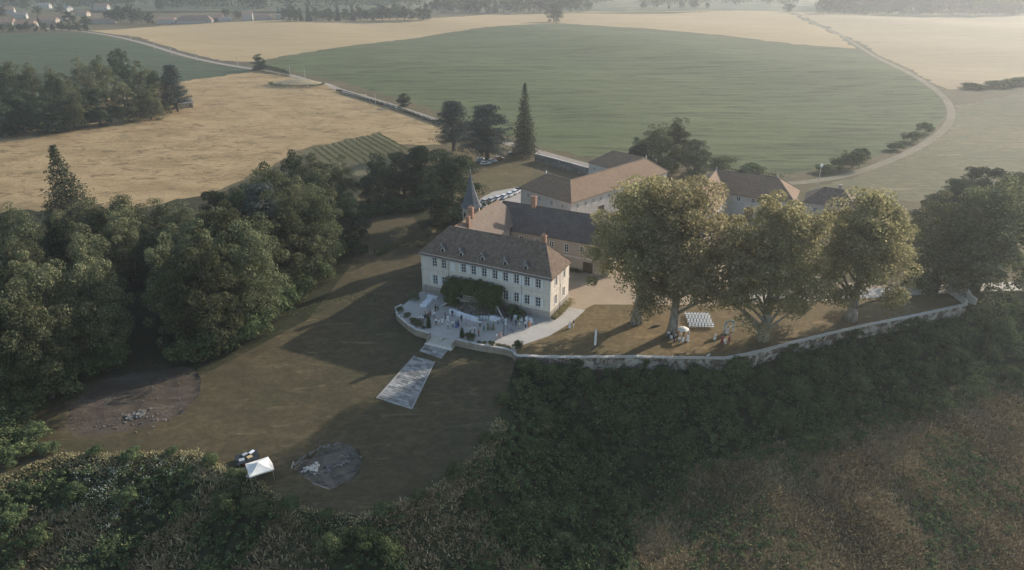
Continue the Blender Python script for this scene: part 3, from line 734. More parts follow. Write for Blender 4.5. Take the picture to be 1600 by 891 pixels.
# ------------------------------------------------------------------ farm buildings
def farm_frame(x, y, ang=R(-20)):
    o = locw(x, y); return (o[0], o[1], 0), HANG + ang
def small_window(t, p0, d, x, z, w=.95, h=1.3): return window(t, p0, d, x, z, w, h, 2, 2)
def building_a():
    loc, rz = farm_frame(15.1, 56.0)
    t = empty("farm_building", loc, rz, "large L-shaped farm building with russet tiles and long sunlit roof", "building")
    # local: x to the left is negative; front wing x -21..0, long wing y 0..48
    m = MB()
    fw = [(3.2,5.2),(8.2,5.2),(13.2,5.2),(17.6,5.2)]
    facade(m, (-21,0), (1,0), 21, 0, 8, [(x-.48,x+.48,z,z+1.3) for x, z in fw])
    lw = [(3.0+i*3.6, 5.4) for i in range(12)]
    facade(m, (0,0), (0,1), 48, 0, 8, [(x-.45,x+.45,z,z+1.2) for x, z in lw] + [(14-1.6,14+1.6,.05,3.6),(30-1.6,30+1.6,.05,3.6)])
    facade(m, (0,48), (-1,0), 11, 0, 8); facade(m, (-11,48), (0,-1), 37, 0, 8, [(x-.45,x+.45,4.6,5.8) for x in range(4,36,5)])
    facade(m, (-11,11), (-1,0), 10, 0, 8); facade(m, (-21,11), (0,-1), 11, 0, 8, [(4.5,5.5,4.6,5.9)])
    m.build("wall", M['plaster_white'], t)
    for x, z in fw: small_window(t, (-21,0), (1,0), x, z)
    for x, z in lw: small_window(t, (0,0), (0,1), x, z, .9, 1.2)
    for x in range(4,36,5): small_window(t, (-11,48), (0,-1), x, 4.6, .9, 1.2)
    for y in (14,30): MB().box(-.25,-.16,y-1.6,y+1.6,.06,3.6).build("barn_door", M['wood'], t)
    e, zr, z = .5, 12.2, 7.75
    V = [(e,-e,z),(-21-e,-e,z),(-21-e,11+e,z),(-11-e,11+e,z),(-11-e,48+e,z),(e,48+e,z),(-5.5,5.5,zr),(-15.5,5.5,zr),(-5.5,43,zr)]
    F = [(1,0,6,7),(2,1,7),(3,2,7,6),(0,5,8,6),(5,4,8),(4,3,6,8)]
    rf = roof_mesh(V, F, [1,0,5,4,3,2], None).build("roof", M['tile_red'], t)
    rd = MB()
    for a, b in ((6,7),(6,8),(0,6),(5,8)): rd.tube([V[a],V[b]], .16, 6)
    rd.build("ridge_tile", M['tile_tan'], rf)
    MB().lathe([(.35,12.1),(.12,12.5),(.22,12.8),(.04,13.1),(.03,14.0)], 8, (-15.5,5.5)).build("finial", M['zinc'], rf)
    MB().lathe([(.35,12.1),(.12,12.5),(.22,12.8),(.04,13.0),(.03,13.6)], 8, (-5.5,43)).build("finial", M['zinc'], rf)
building_a()
def building_b():
    loc, rz = farm_frame(.8, 109.0)
    t = empty("farm_building", loc, rz, "russet-roofed farm building behind the long sunlit roof", "building")
    m = MB(); L, Wd = 25, 12
    wx = (2.6, 6.4, 10.2, 14)
    facade(m, (0,0), (1,0), L, 0, 5.6, [(x-.45,x+.45,2.8,4.1) for x in wx]); facade(m, (L,0), (0,1), Wd, 0, 5.6); facade(m, (L,Wd), (-1,0), L, 0, 5.6); facade(m, (0,Wd), (0,-1), Wd, 0, 5.6)
    m.build("wall", M['plaster_white'], t)
    for x in wx: small_window(t, (0,0), (1,0), x, 2.8, .9, 1.3)
    roof_mesh(*hip(0, L, 0, Wd, 5.6, 10.0, 6, 6), None).build("roof", M['tile_red'], t)
building_b()
def building_c():
    o = locw(0, 0)
    t = empty("barn", (o[0], o[1], 0), HANG, "pale barn with arched door and three small windows behind the plane trees", "barn")
    m = MB(); x0, x1, y0, y1 = 54.0, 73.0, 88.0, 101.0
    wx = (57.3, 61.6, 66.0)
    facade(m, (x0,y0), (1,0), x1-x0, 0, 7.2, [(x-x0-.55,x-x0+.55,5.0,6.3) for x in wx] + [(60.8-x0-1.35,60.8-x0+1.35,.05,3.6)], .3)
    facade(m, (x1,y0), (0,1), 13, 0, 7.2); facade(m, (x1,y1), (-1,0), 29.8, 0, 7.2)
    facade(m, (43.2,y1), (0,-1), 33, 0, 7.2); facade(m, (43.2,68), (1,0), 10.8, 0, 7.2, [(4.6,6.4,.05,3.0)]); facade(m, (54,68), (0,1), 20, 0, 7.2, [(y-.5,y+.5,4.6,5.9) for y in (3,8,13)])
    m.build("wall", M['plaster_white'], t)
    for x in wx: small_window(t, (x0,y0), (1,0), x-x0, 5.0, 1.1, 1.3)
    for y in (3,8,13): small_window(t, (54,68), (0,1), y, 4.6, 1.0, 1.3)
    d = MB(); n = 9
    prof = [(-1.33,.06),(1.33,.06)] + [(1.33*math.cos(a), 3.0+.58*math.sin(a)) for a in np.linspace(0, math.pi, n)]
    vs = [(60.8+p, y0+.2, q) for p, q in prof] + [(60.8+p, y0+.28, q) for p, q in prof]; k = len(prof)
    d.add(vs, [tuple(range(k)), tuple(range(2*k-1, k-1, -1))] + [(i, i+k, (i+1) % k + k, (i+1) % k) for i in range(k)])
    d.build("arched_door", M['wood'], t)
    a = MB()
    ring = [(1.36*math.cos(q), 3.0+.60*math.sin(q)) for q in np.linspace(0, math.pi, 12)]; out = [(1.72*math.cos(q), 3.0+.98*math.sin(q)) for q in np.linspace(0, math.pi, 12)]
    for i in range(11): a.add([(60.8+p[0], y0-.06, p[1]) for p in (ring[i], ring[i+1], out[i+1], out[i])] + [(60.8+p[0], y0+.05, p[1]) for p in (ring[i], ring[i+1], out[i+1], out[i])], [(0,1,2,3),(2,6,7,3),(0,4,5,1)])
    a.box(60.8-1.72, 60.8-1.36, y0-.06, y0+.05, .05, 3.0).box(60.8+1.36, 60.8+1.72, y0-.06, y0+.05, .05, 3.0)
    a.build("door_surround", M['trim'], t)
    e, z, zr = .5, 6.95, 12.0
    # L-shaped hip roof: long side x 43..73, short wing coming forward on the far side
    V = [(73.5,87.5,z),(73.5,101.5,z),(42.7,101.5,z),(42.7,67.5,z),(54.5,67.5,z),(54.5,87.5,z),(67.0,94.5,zr),(48.6,94.5,zr),(48.6,73.5,zr)]
    F = [(5,0,6,7),(0,1,6),(1,2,7,6),(2,3,8,7),(3,4,8),(4,5,7,8)]
    rf = roof_mesh(V, F, [3,4,5,0,1,2], None).build("roof", M['tile_red'], t)
    rd = MB()
    for p, q in ((6,7),(7,8),(0,6),(1,6),(4,8)): rd.tube([V[p],V[q]], .15, 6)
    rd.build("ridge_tile", M['tile_tan'], rf)
    for p in (6, 7): MB().lathe([(.3,11.9),(.1,12.4),(.2,12.7),(.03,13.0),(.02,13.8)], 8, V[p][:2]).build("finial", M['zinc'], rf)
building_c()
def building_d():
    o = locw(0, 0)
    t = empty("outhouse", (o[0], o[1], 0), HANG, "small grey outhouse with dark tiled roof beside the white-topped pole", "outhouse")
    m = MB(); x0, x1, y0, y1 = 75.5, 90.0, 98.5, 108.5
    facade(m, (x0,y0), (1,0), x1-x0, 0, 4.6, [(3,4.0,1.6,2.8),(9,10,1.6,2.8),(5.8,7.0,.05,2.3)]); facade(m, (x1,y0), (0,1), 10, 0, 4.6); facade(m, (x1,y1), (-1,0), x1-x0, 0, 4.6); facade(m, (x0,y1), (0,-1), 10, 0, 4.6)
    m.build("wall", M['plaster_white'], t)
    for x in (3.5, 9.5): small_window(t, (x0,y0), (1,0), x, 1.6, 1.0, 1.2)
    MB().box(x0+5.82, x0+6.98, y0+.12, y0+.19, .06, 2.28).build("door", M['wood'], t)
    roof_mesh(*hip(x0, x1, y0, y1, 4.6, 8.4, 4.5, 4.5), None).build("roof", M['tile_old'], t)
    chimney(t, 84.5, 103.5, 7.4, 9.6, .8, .7, 'stone', 0)
building_d()
# ------------------------------------------------------------------ foliage
def leaf_mat(name, c1, c2, c3, trans=.3, objvar=.44):
    """leaf colours varied from leaf to leaf (attribute 'var') and from tree to tree"""
    t = NT(name)
    at = t.n("ShaderNodeAttribute", attribute_name="var")
    sp = t.n("ShaderNodeSeparateColor"); t.l(at.outputs["Color"], sp.inputs[0])
    c = t.mix(sp.outputs[0], c1, c2); c = t.mix(t.ramp(sp.outputs[1], .55, 1.0), c, c3)
    oi = t.n("ShaderNodeObjectInfo"); hs = t.n("ShaderNodeHueSaturation")
    v = t.n("ShaderNodeMapRange"); v.inputs["To Min"].default_value = 1-objvar; v.inputs["To Max"].default_value = 1+objvar
    t.l(oi.outputs["Random"], v.inputs["Value"]); t.l(v.outputs[0], hs.inputs["Value"])
    h = t.n("ShaderNodeMapRange"); h.inputs["To Min"].default_value = .485; h.inputs["To Max"].default_value = .515
    m = t.math('FRACT', t.math('MULTIPLY', oi.outputs["Random"], 7.31)); t.l(m, h.inputs["Value"]); t.l(h.outputs[0], hs.inputs["Hue"])
    t.l(c, hs.inputs["Color"])
    d = t.n("ShaderNodeBsdfDiffuse"); tr = t.n("ShaderNodeBsdfTranslucent"); mx = t.n("ShaderNodeMixShader")
    t.l(hs.outputs[0], d.inputs[0]); t.l(hs.outputs[0], tr.inputs[0]); mx.inputs[0].default_value = trans
    t.l(d.outputs[0], mx.inputs[1]); t.l(tr.outputs[0], mx.inputs[2]); t.l(mx.outputs[0], t.out.inputs[0]); return t.m
LM = {
 'forest': leaf_mat('forest_leaf', (.044,.060,.032), (.140,.148,.078), (.24,.225,.13), .34),
 'dark': leaf_mat('dark_leaf', (.034,.054,.034), (.072,.090,.052), (.11,.115,.07)),
 'plane': leaf_mat('plane_leaf', (.20,.185,.085), (.34,.30,.15), (.52,.45,.26), .52, .10),
 'spruce': leaf_mat('spruce_needle', (.034,.046,.030), (.062,.070,.042), (.095,.09,.055), .15),
 'cedar': leaf_mat('cedar_needle', (.058,.075,.066), (.10,.115,.10), (.14,.15,.13), .15),
 'far': leaf_mat('far_leaf', (.055,.068,.034), (.10,.105,.055), (.13,.12,.062), .25),
 'bush': leaf_mat('bush_leaf', (.044,.072,.036), (.112,.145,.068), (.20,.205,.092), .25, .2),
 'wisteria': leaf_mat('wisteria_leaf', (.060,.090,.032), (.105,.135,.055), (.14,.165,.07), .25, .05),
 'vine': leaf_mat('vine_leaf', (.075,.10,.035), (.13,.14,.055), (.17,.16,.07), .3, .1),
 'dry': leaf_mat('dry_grass', (.20,.16,.086), (.35,.285,.16), (.52,.43,.25), .2, .1),
 'flower': leaf_mat('garden_flower', (.05,.07,.03), (.11,.12,.07), (.42,.30,.26), .2, .1),
}
def bark_mat(name, a, b):
    t = NT(name); f = t.ramp(t.noise(1.6, 6, .7, t.vec((1,1,.35))), .38, .62)
    t.bsdf(t.mix(f, a, b), .95, .1, t.bump(t.noise(5, 5, .7, t.vec((1,1,.3))), .7, .05)); return t.m
M['bark'] = bark_mat('bark', (.075,.06,.048), (.13,.108,.09))
M['bark_plane'] = bark_mat('plane_bark', (.17,.145,.115), (.33,.30,.255))
def unit(v): return v/np.maximum(1e-9, np.linalg.norm(v, axis=1))[:, None]
def leaves(r, cen, rad, n, size, squash=.8, up=.25, spread=.55, hang=0.0, aspect=.62):
    """leaf-sized quads over the outer shells of a set of clumps -> verts, per-vertex colour"""
    k = len(cen); tot = k*n
    c = np.repeat(cen, n, 0); rr = np.repeat(rad, n)
    d = r.normal(size=(tot, 3)); d[:, 2] += up; d = unit(d)
    p = c + d*(rr*r.uniform(.72, 1.08, tot))[:, None]*np.array([1, 1, squash])
    nr = unit(d + r.normal(size=(tot, 3))*spread)
    t = unit(np.cross(nr, r.normal(size=(tot, 3)))); 
    if hang: t = unit(t + np.array([0, 0, -hang]))
    b = unit(np.cross(nr, t)); s = size*r.uniform(.6, 1.35, tot)
    ts, bs = t*s[:, None], b*(s*aspect)[:, None]
    V = np.stack([p-ts*.5, p+bs*.5+ts*.05, p+ts*.5, p-bs*.5-ts*.05], 1).reshape(-1, 3)
    v0 = np.clip(np.repeat(r.uniform(0, 1, k), n)*.6 + r.uniform(0, .4, tot), 0, 1); v1 = r.uniform(0, 1, tot)
    col = np.stack([v0, v1, np.zeros(tot), np.ones(tot)], 1)
    return V, np.repeat(col, 4, 0)
def foliage_mesh(name, V, col, mat):
    me = mesh_np(name, V, np.arange(len(V)).reshape(-1, 4), None, [mat])
    a = me.color_attributes.new("var", 'FLOAT_COLOR', 'POINT'); a.data.foreach_set("color", col.astype(np.float32).ravel())
    return me
def broadleaf(seed, h, rad, n_cl, n_leaf, size, mat, base=.28, trunk_r=None, clump=.24, top=1.0, droop=0.0, bark='bark', lean=0.0, shape=1.0, low=.0):
    """tapered trunk and limbs + crown of clumps inside an uneven egg"""
    r = np.random.default_rng(seed)
    zc = h*(base + (1-base)*.5); rz = h*(1-base)*.5*top
    lob = r.uniform(0, 6.28, 4); amp = r.uniform(.05, .13, 4)
    cen = []
    while len(cen) < n_cl:
        d = unit(r.normal(size=(1, 3)))[0]
        if d[2] < -.85 + low: continue
        az = math.atan2(d[1], d[0]); q = 1 + sum(amp[i]*math.sin((i+2)*az + lob[i] + d[2]*3) for i in range(4))
        k = (r.uniform(.25, 1.0)**.36 if len(cen) % 10 < 7 else r.uniform(.25, .75)) * q * .90
        w = (1 - .32*max(0, d[2])*shape)*(1 - .12*max(0, -d[2]))
        dz_ = math.copysign(min(abs(d[2]), .7) + .55*max(0, abs(d[2])-.7), d[2])*1.12
        cen.append((d[0]*rad*k*w, d[1]*rad*k*w, zc + dz_*rz*min(k, 1.0)))
    cen = np.array(cen); cr = rad*clump*r.uniform(.65, 1.35, n_cl)
    V, col = leaves(r, cen, cr, n_leaf, size, .78, .45, .42, droop)
    crown = foliage_mesh("crown", V, col, LM[mat])
    tr = trunk_r or max(.22, h*.018)
    m = MB(); zt = h*.62
    path = [(lean*z/h + .15*math.sin(z*.3+seed), .12*math.cos(z*.37+seed), z) for z in np.linspace(-.6, zt, 7)]
    m.tube(path, [tr*1.55, tr*1.12] + [tr*(1-.13*i) for i in range(1, 6)], 9)
    for j in r.permutation(n_cl)[:max(8, n_cl//6)]:
        e = cen[j]; z0 = max(h*base*.55, min(zt*.95, e[2] - np.hypot(e[0], e[1])*.75)); s = np.array([lean*z0/h, 0, z0]); mid = s*.45 + e*.55 + np.array([0, 0, .6])
        m.tube([s, mid, e], [tr*.42, tr*.22, tr*.06], 5, False)
    return m.mesh("trunk", M[bark], smooth=True), crown
def conifer(seed, h, rad, n, size, mat, base=.06, power=.85, droop=.35, layers=34):
    r = np.random.default_rng(seed); V, Cc = [], []
    m = MB().tube([(0,0,-.5),(0,0,h*.5),(0,0,h*.97)], [h*.016, h*.010, .04], 7)
    for i in range(layers):
        f = i/(layers-1); z = h*(base + (1-base)*f); R_ = rad*(1-f)**power*r.uniform(.86, 1.12) + .3
        nb = max(7, int(14*(1-f) + 7))
        for b in range(nb):
            a = 2*math.pi*(b + r.uniform(-.4, .4))/nb + i*.7; L = R_*r.uniform(.75, 1.12)
            if i % 3 == 0 and f < .8: m.tube([(0,0,z),(math.cos(a)*L*.85, math.sin(a)*L*.85, z - droop*L*.5)], [.05,.015], 4, False)
            k = max(4, int(n*L/rad))
            t = r.uniform(.12, 1, k)**.7
            c = np.stack([np.cos(a)*L*t, np.sin(a)*L*t, z - droop*L*t*t*.8 + .12*L*t], 1) + r.normal(0, .12+.055*L, (k, 3))
            v, cc = leaves(r, c, np.full(k, .36), 4, size, .8, .2, .7, .5, .5)
            V.append(v); Cc.append(cc)
    return m.mesh("trunk", M['bark']), foliage_mesh("crown", np.concatenate(V), np.concatenate(Cc), LM[mat])
def cedar(seed, h, rad, mat='cedar'):
    """flat spreading plates of foliage on a stout trunk"""
    r = np.random.default_rng(seed); cen, cr = [], []
    m = MB().tube([(0,0,-.5),(0,0,h*.5),(0,0,h*.94)], [.75,.5,.12], 8)
    for i in range(11):
        f = i/10; z = h*(.22 + .75*f); R_ = rad*(1-.72*f**1.6)
        for b in range(12):
            a = r.uniform(0, 6.28); L = R_*r.uniform(.55, 1.05)
            m.tube([(0,0,z-.6),(math.cos(a)*L, math.sin(a)*L, z+.3)], [.16,.03], 4, False)
            for q in np.linspace(.3, 1, 5): cen.append((math.cos(a)*L*q + r.normal(0,.5), math.sin(a)*L*q + r.normal(0,.5), z + .2*q + r.normal(0,.15))); cr.append(rad*.15*r.uniform(.8,1.3))
    V, col = leaves(r, np.array(cen), np.array(cr), 30, .5, .55, .5, .4, 0, .55)
    return m.mesh("trunk", M['bark']), foliage_mesh("crown", V, col, LM[mat])
TREE = {}
for i in range(6): TREE['f%d' % i] = (broadleaf(100+i, 24, 7.6, (84,112)[i % 2], (240,180)[i % 2], .45, 'forest', -.14, None, (.29,.235)[i % 2], 1.0, .15 if i % 2 else 0.0), 24.0, 7.6)
for i in range(3): TREE['d%d' % i] = (broadleaf(140+i, 22, 6.2, 84, 200, .43, 'dark', -.20, None, .24, 1.0, .2, shape=1.5, low=.0), 22.0, 6.2)
for i in range(2): TREE['c%d' % i] = (broadleaf(160+i, 28, 8.6, 140, 190, .47, 'forest', -.12, .6, .19, 1.0, 1.0, shape=1.2), 28.0, 8.6)
TREE['s0'] = (conifer(200, 28, 5.2, 15, .42, 'spruce'), 28.0, 5.2)
TREE['s1'] = (conifer(201, 26, 6.8, 15, .46, 'spruce', .05, .95, .25), 26.0, 6.8)
TREE['ce0'] = (cedar(210, 21, 8.0), 21.0, 8.0)
TREE['ce1'] = (cedar(211, 22, 8.6), 22.0, 8.6)
for i in range(4): TREE['r%d' % i] = (broadleaf(220+i, 18, 8.0, 46, 60, 1.0, 'far', .0, None, .29), 18.0, 8.0)
TREE['rs'] = (conifer(230, 20, 4.2, 6, .9, 'far', .05, .8, .3, 16), 20.0, 4.2)
for i in range(3): TREE['b%d' % i] = (broadleaf(240+i, 3.2, 2.3, 30, 130, .26, 'bush', -.05, .06, .30, 1.05, .2, low=.3), 3.2, 2.3)
def plant_tree(kind, x, y, h, rad=None, label="", cat="tree", group=None, name="tree", rz=None, z=None):
    (tm, cm), h0, r0 = TREE[kind]
    o = empty(name, (x, y, zat(x, y) if z is None else z), rz if rz is not None else (x*7.3 + y*3.1) % 6.28, label, cat, group)
    s = h/h0; sr = (rad/r0) if rad else s*(.78 + .22*((x*13.7+y*5.9) % 1)); o.scale = (sr, sr, s)
    obj("trunk", tm, o); obj("crown", cm, o)
    return o
def top_at(tx, ty, h):
    """where a tree of height h stands if its tip is seen at (tx,ty)"""
    p = U(tx, ty, h)
    for _ in range(6): p = U(tx, ty, h + zat(p[0], p[1]))
    return p[0], p[1]
# ---- the four planes over the ceremony lawn: individual trees
PL = [((995,505), 32.5, 12.4, 'tall plane tree closest to the house, its thick pale trunk bare at the foot', 301),
      ((1050,523), 33.0, 13.2, 'broad golden plane tree with the white chairs set out at its foot', 302),
      ((1190,531), 30.5, 12.2, 'leaning plane tree growing close to the bend of the long wall', 303),
      ((1328,500), 29.0, 12.2, 'plane tree with low forking limbs nearest the gate', 304)]
for (bp, h, rd, lab, sd) in PL:
    x, y, z = W(*bp)
    tm, cm = broadleaf(sd, h, rd, 230, 220, .50, 'plane', {301:.15,302:.10,303:.07,304:.10}[sd], .95, .165, 1.02, .35, 'bark_plane', 0.8 if sd == 303 else 0.0, 1.0, .12)
    o = empty("plane_tree", (x, y, z), 0.0, lab, "tree", "plane trees on the lawn")
    obj("trunk", tm, o); obj("crown", cm, o)
# ---- the wood on the far side of the lawn
WOOD = np.array([W2(*q) for q in [(-140,690),(20,652),(75,634),(118,592),(205,560),(300,556),(345,546),(402,516),(436,486),(478,452),(505,425),(500,362),(455,372),(400,384),(300,397),(200,408),(100,424),(-140,450)]])
def nth(i): return ORD[i] if i < 20 else 'twenty-' + ORD[i-20] if i < 29 else 'thirtieth' if i == 29 else 'thirty-' + ORD[i-30]
def wood():
    r = np.random.default_rng(11); pts = []
    lo, hi = WOOD.min(0), WOOD.max(0); front = [W2(*q) for q in [(-140,690),(20,652),(75,634),(118,592),(205,560),(300,556),(345,546),(402,516),(436,486),(478,452),(505,425)]]
    clear = np.array([W2(*q) for q in [(165,590),(310,575),(255,470),(200,470)]])
    for _ in range(6000):
        p = lo + r.uniform(0, 1, 2)*(hi-lo)
        if not inside(WOOD, p[:1], p[1:])[0] or inside(clear, p[:1], p[1:])[0]: continue
        if all(np.hypot(*(p-q)) > 7.2 for q in pts): pts.append(p)
    d = np.array([dist_line(front, np.array([p[0]]), np.array([p[1]]))[0] for p in pts])
    rows = {'lawn edge': [], 'heart': [], 'field edge': []}
    for p, q in zip(pts, d): rows['lawn edge' if q < 11 else 'heart' if q < 34 else 'field edge'].append(p)
    for rn, L in rows.items():
        L.sort(key=lambda p: -p[0])
        for i, p in enumerate(L):
            h = r.uniform(17.5, 25.5) if rn != 'field edge' else r.uniform(16, 22)
            k = r.integers(0, 9); kind = 'f%d' % (k % 6) if k < 7 else 'd%d' % (k % 3)
            if rn == 'lawn edge' and p[0] < -58: kind = 'c%d' % (i % 2); h = r.uniform(24, 27)
            lk = {'f': 'rounded olive', 'd': 'dense dark', 'c': 'drooping broad'}[kind[0]]
            plant_tree(kind, p[0], p[1], h, None, f"{lk} tree, {nth(i)} along the {rn} of the wood from the house", "tree", "trees of the wood beside the lawn", "woodland_tree")
    return rows
wood()
for (tx, ty, h, rd, kind, lab) in [
    (82,230,28,10.0,'s1','tall spruce rising alone above the wood at the tan field'),
    (585,236,19,6.6,'d0','dark oval tree in front of the vineyard'),
    (626,219,21,7.2,'d1','dark tall tree beside the vineyard corner, the one closer to the vines'),
    (655,217,21.5,7.2,'d2','dark tall tree beside the vineyard corner, the one closer to the house'),
    (704,226,25,11.5,'d2','big round tree just behind the pointed tower'),
    (405,291,23,7.6,'ce0','grey-blue flat-topped cedar standing among the wood'),
    (500,238,20,5.8,'d1','dark shapely tree in the wood with lit flank, below the vineyard'),
    (455,228,21,5.5,'d2','dark pointed tree at the tip of the wood by the tan field'),
    (532,246,18,5.0,'f2','slim olive tree between the wood and the dark oval tree'),
    (541,300,16.5,6.2,'d0','domed dark yew-like tree at the end of the wood facing the lawn'),
    (706,160,20,9.6,'ce1','cedar with dead spiky top behind the round tree'),
    (760,167,21.5,12.0,'ce0','spreading blue-grey cedar over the parked cars'),
    (820,132,28.5,5.4,'s0','tall narrow spruce beside the green field'),
    (1033,192,19,8.0,'f1','rounded tree behind the farm roofs, the broadest of the clump'),
    (1062,184,19.5,7.0,'f3','tallest rounded tree in the clump behind the farm roofs'),
    (1092,207,16,5.6,'d1','dark tree at the field side of the clump behind the farm roofs'),
    (1000,215,14,6.0,'d0','low dark tree against the long sunlit roof'),
    (1548,244,19,7.5,'d1','dark tree standing up behind the big round trees'),
    (1505,272,15,7.5,'d2','dark spreading tree beside the pasture behind the big round trees'),
    (1460,300,14,5.5,'d0','dark small tree behind the gate plane tree'),
    (1598,266,18,7.5,'f0','grey-green tree behind the big round trees, at the pasture edge'),
    (1505,297,25,10,'c1','big round hazy tree overhanging the gate'),
    (1578,276,28,13,'c0','largest round hazy tree beside the drive outside the gate'),
    (402,84,11.5,6.5,'d0','round lone tree where the lane meets the hedge'),
    (630,142,8.5,4.0,'d1','small lone tree beside the lane wall'),
    (866,5,23,13.5,'r0','solitary spreading oak where the wheat meets the green field'),
    (1234,5,12,10,'r1','round lone tree at the top of the farm track')]:
    x, y = top_at(tx, ty, h)
    plant_tree(kind, x, y, h, rd, lab, "tree", None, "spruce_tree" if kind[0] == 's' else "cedar_tree" if kind[:2] == 'ce' else "tree")
for i, (bx, by, h, rd) in enumerate([(15,655,5,4),(45,645,6,4),(100,612,6,4.5),(135,590,5,4),(175,572,5,4),(290,562,5,4),(320,553,6,4.5),(352,544,5.5,4.5),(380,533,6,4.5),(405,517,6,4.5),(430,494,6,4.5),(450,478,6,4.5),(470,462,6,4.5),(492,440,6,4.5),(512,415,6,4.5),(528,400,5,4)]):
    x, y = W2(bx, by)
    plant_tree('b%d' % (i % 3), x, y, h, rd, f"dark bush at the foot of the wood, {ORD[i]} along the lawn counting towards the house", "bush", "bushes at the foot of the wood", "woodland_bush")
# ---- the copse in the tan field
COP = [(8,94,26,8,'f0'),(38,98,25,8,'f3'),(72,106,23,7,'f1'),(122,92,24,7,'f2'),(150,88,24,7.5,'f4'),(182,62,29,5.5,'d1'),(213,93,25,7.5,'f5'),(238,108,22,7,'f0'),
       (264,103,23,7.5,'ce1'),(18,138,20,8,'d0'),(58,138,20,8,'d1'),(100,134,20,8,'f2'),(142,132,19,8,'d2'),(186,128,19,8,'f3'),(225,132,17,7,'f1'),(172,78,24,6,'d0'),(-30,100,25,8,'f1'),(-20,140,21,8,'d2'),(95,112,21,6,'f5')]
for i, (tx, ty, h, rd, k) in enumerate(sorted(COP, key=lambda q: -q[0])):
    x, y = top_at(tx, ty, h)
    kd = {'f': 'olive rounded', 'd': 'dark bushy', 's': 'tall pointed', 'c': 'grey-blue layered'}[k[0]]
    plant_tree(k, x, y, h, rd, f"{kd} tree of the copse in the tan field, {ORD[i]} from its open end", "tree", "trees of the copse in the tan field", "copse_tree")
for i, (bx, by) in enumerate([(-10,208),(12,206),(36,202),(60,199),(84,195),(108,192),(132,188),(156,185),(180,182),(204,179),(228,176),(250,173),(270,171)]):
    x, y = W2(bx, by); plant_tree('b%d' % (i % 3), x, y, 5.5, 5.0, f"dark bush at the foot of the copse, {ORD[12-i]} from its open end", "bush", "bushes at the foot of the copse", "copse_bush")
for i, (bx, by) in enumerate([(556,338),(575,336),(597,334),(618,331),(640,329),(662,328),(690,345),(728,346)]):
    x, y = W2(bx, by); plant_tree('b%d' % (i % 3), x, y, 4.5, 4.0, f"dark bush under the trees by the vineyard, {ORD[i]} counting towards the tower", "bush", "bushes under the trees by the vineyard", "garden_bush")
# ---- far trees: belts and gardens beyond the wheat
def belt(name, group, spec, seed):
    r = np.random.default_rng(seed)
    for i, (bx, by, h) in enumerate(spec):
        x, y = W2(bx, by); k = 'r%d' % r.integers(0, 4) if r.uniform() > .12 else 'rs'
        sz = 'tall' if h > 17 else 'low' if h < 12 else 'middling'
        plant_tree(k, x, y, h, h*r.uniform(.42, .62) if k != 'rs' else h*.22, f"{sz} hazy {'conifer' if k == 'rs' else 'tree'}, {ORD[i % 20]} from the left in {name}", "tree", group, "distant_tree")
belt("the wheat field belt", "tree belt behind the wheat field", [(448+11.5*i, 33.5-.4*(i % 3)-.1*i, [16,20,15,21,17,13][i % 6]) for i in range(20)], 31)
belt("the row behind the lone oak", "tree row left of the lone oak", [(683+13*i, 20.5-.12*i, [22,20,24,19,21][i % 5]) for i in range(19)], 32)
belt("the village roadside row", "roadside trees by the village", [(5+13*i, 49.5-.1*i, [8,9,7.5,10][i % 4]) for i in range(11)], 33)
belt("the village gardens", "garden trees of the village", [(62,40,11),(110,38,15),(137,42,12),(172,33,14),(190,36,20),(206,37,22),(222,36,17),(236,38,14),(95,22,14),(40,16,14),(150,14,16),(200,18,15),(120,8,15),(20,5,15),(250,18,18),(354,28,12),(372,29,10),(436,30,14),(60,24,12),(5,26,12)], 34)
belt("the hedge beyond the wheat", "hedge trees beyond the wheat", [(1005+20*i, 13.5, [10,13,9][i % 3]) for i in range(6)], 35)
belt("the row before the far wood", "trees before the far hazy wood", [(1285+17*i, 21.5+.12*i, [20,24,22,26][i % 4]) for i in range(19)], 36)
# far-off woods that read as one mass
def far_wood(name, poly, n, h, seed, label):
    r = np.random.default_rng(seed); poly = np.array([W2(*q) for q in poly]); lo, hi = poly.min(0), poly.max(0); cen, cr = [], []
    while len(cen) < n:
        p = lo + r.uniform(0, 1, 2)*(hi-lo)
        if inside(poly, p[:1], p[1:])[0]:
            z = zat(*p); hh = h*r.uniform(.7, 1.15)
            for q in (.35, .7): cen.append((p[0], p[1], z + hh*q)); cr.append(hh*(.52 if q < .5 else .36))
    V, col = leaves(r, np.array(cen), np.array(cr), 26, 4.2, .85, .3, .5)
    tag(obj(name, foliage_mesh(name, V, col, LM['far'])), label, "wood", kind="stuff")
far_wood("far_wood", [(1270,17),(1400,19),(1600,21),(1700,21),(1700,12),(1550,10),(1400,8),(1290,6)], 420, 24, 51, "long hazy wood along the skyline above the stubble field")
far_wood("wooded_hillside", [(250,14),(420,16),(660,12),(660,1),(420,-6),(230,-4)], 700, 22, 52, "bluish wooded hillside behind the village and farm")
far_wood("skyline_wood", [(690,8),(920,9),(960,3),(1000,-2),(700,-4)], 320, 20, 53, "pale wood on the skyline above the lone oak")
far_wood("village_wood", [(-80,14),(230,9),(230,-4),(-80,-4)], 420, 15, 54, "hazy trees filling the gaps above the village")
far_wood("horizon_wood", [(1000,7),(1260,7),(1260,1),(1000,1)], 160, 16, 55, "faint line of trees on the horizon above the wheat")
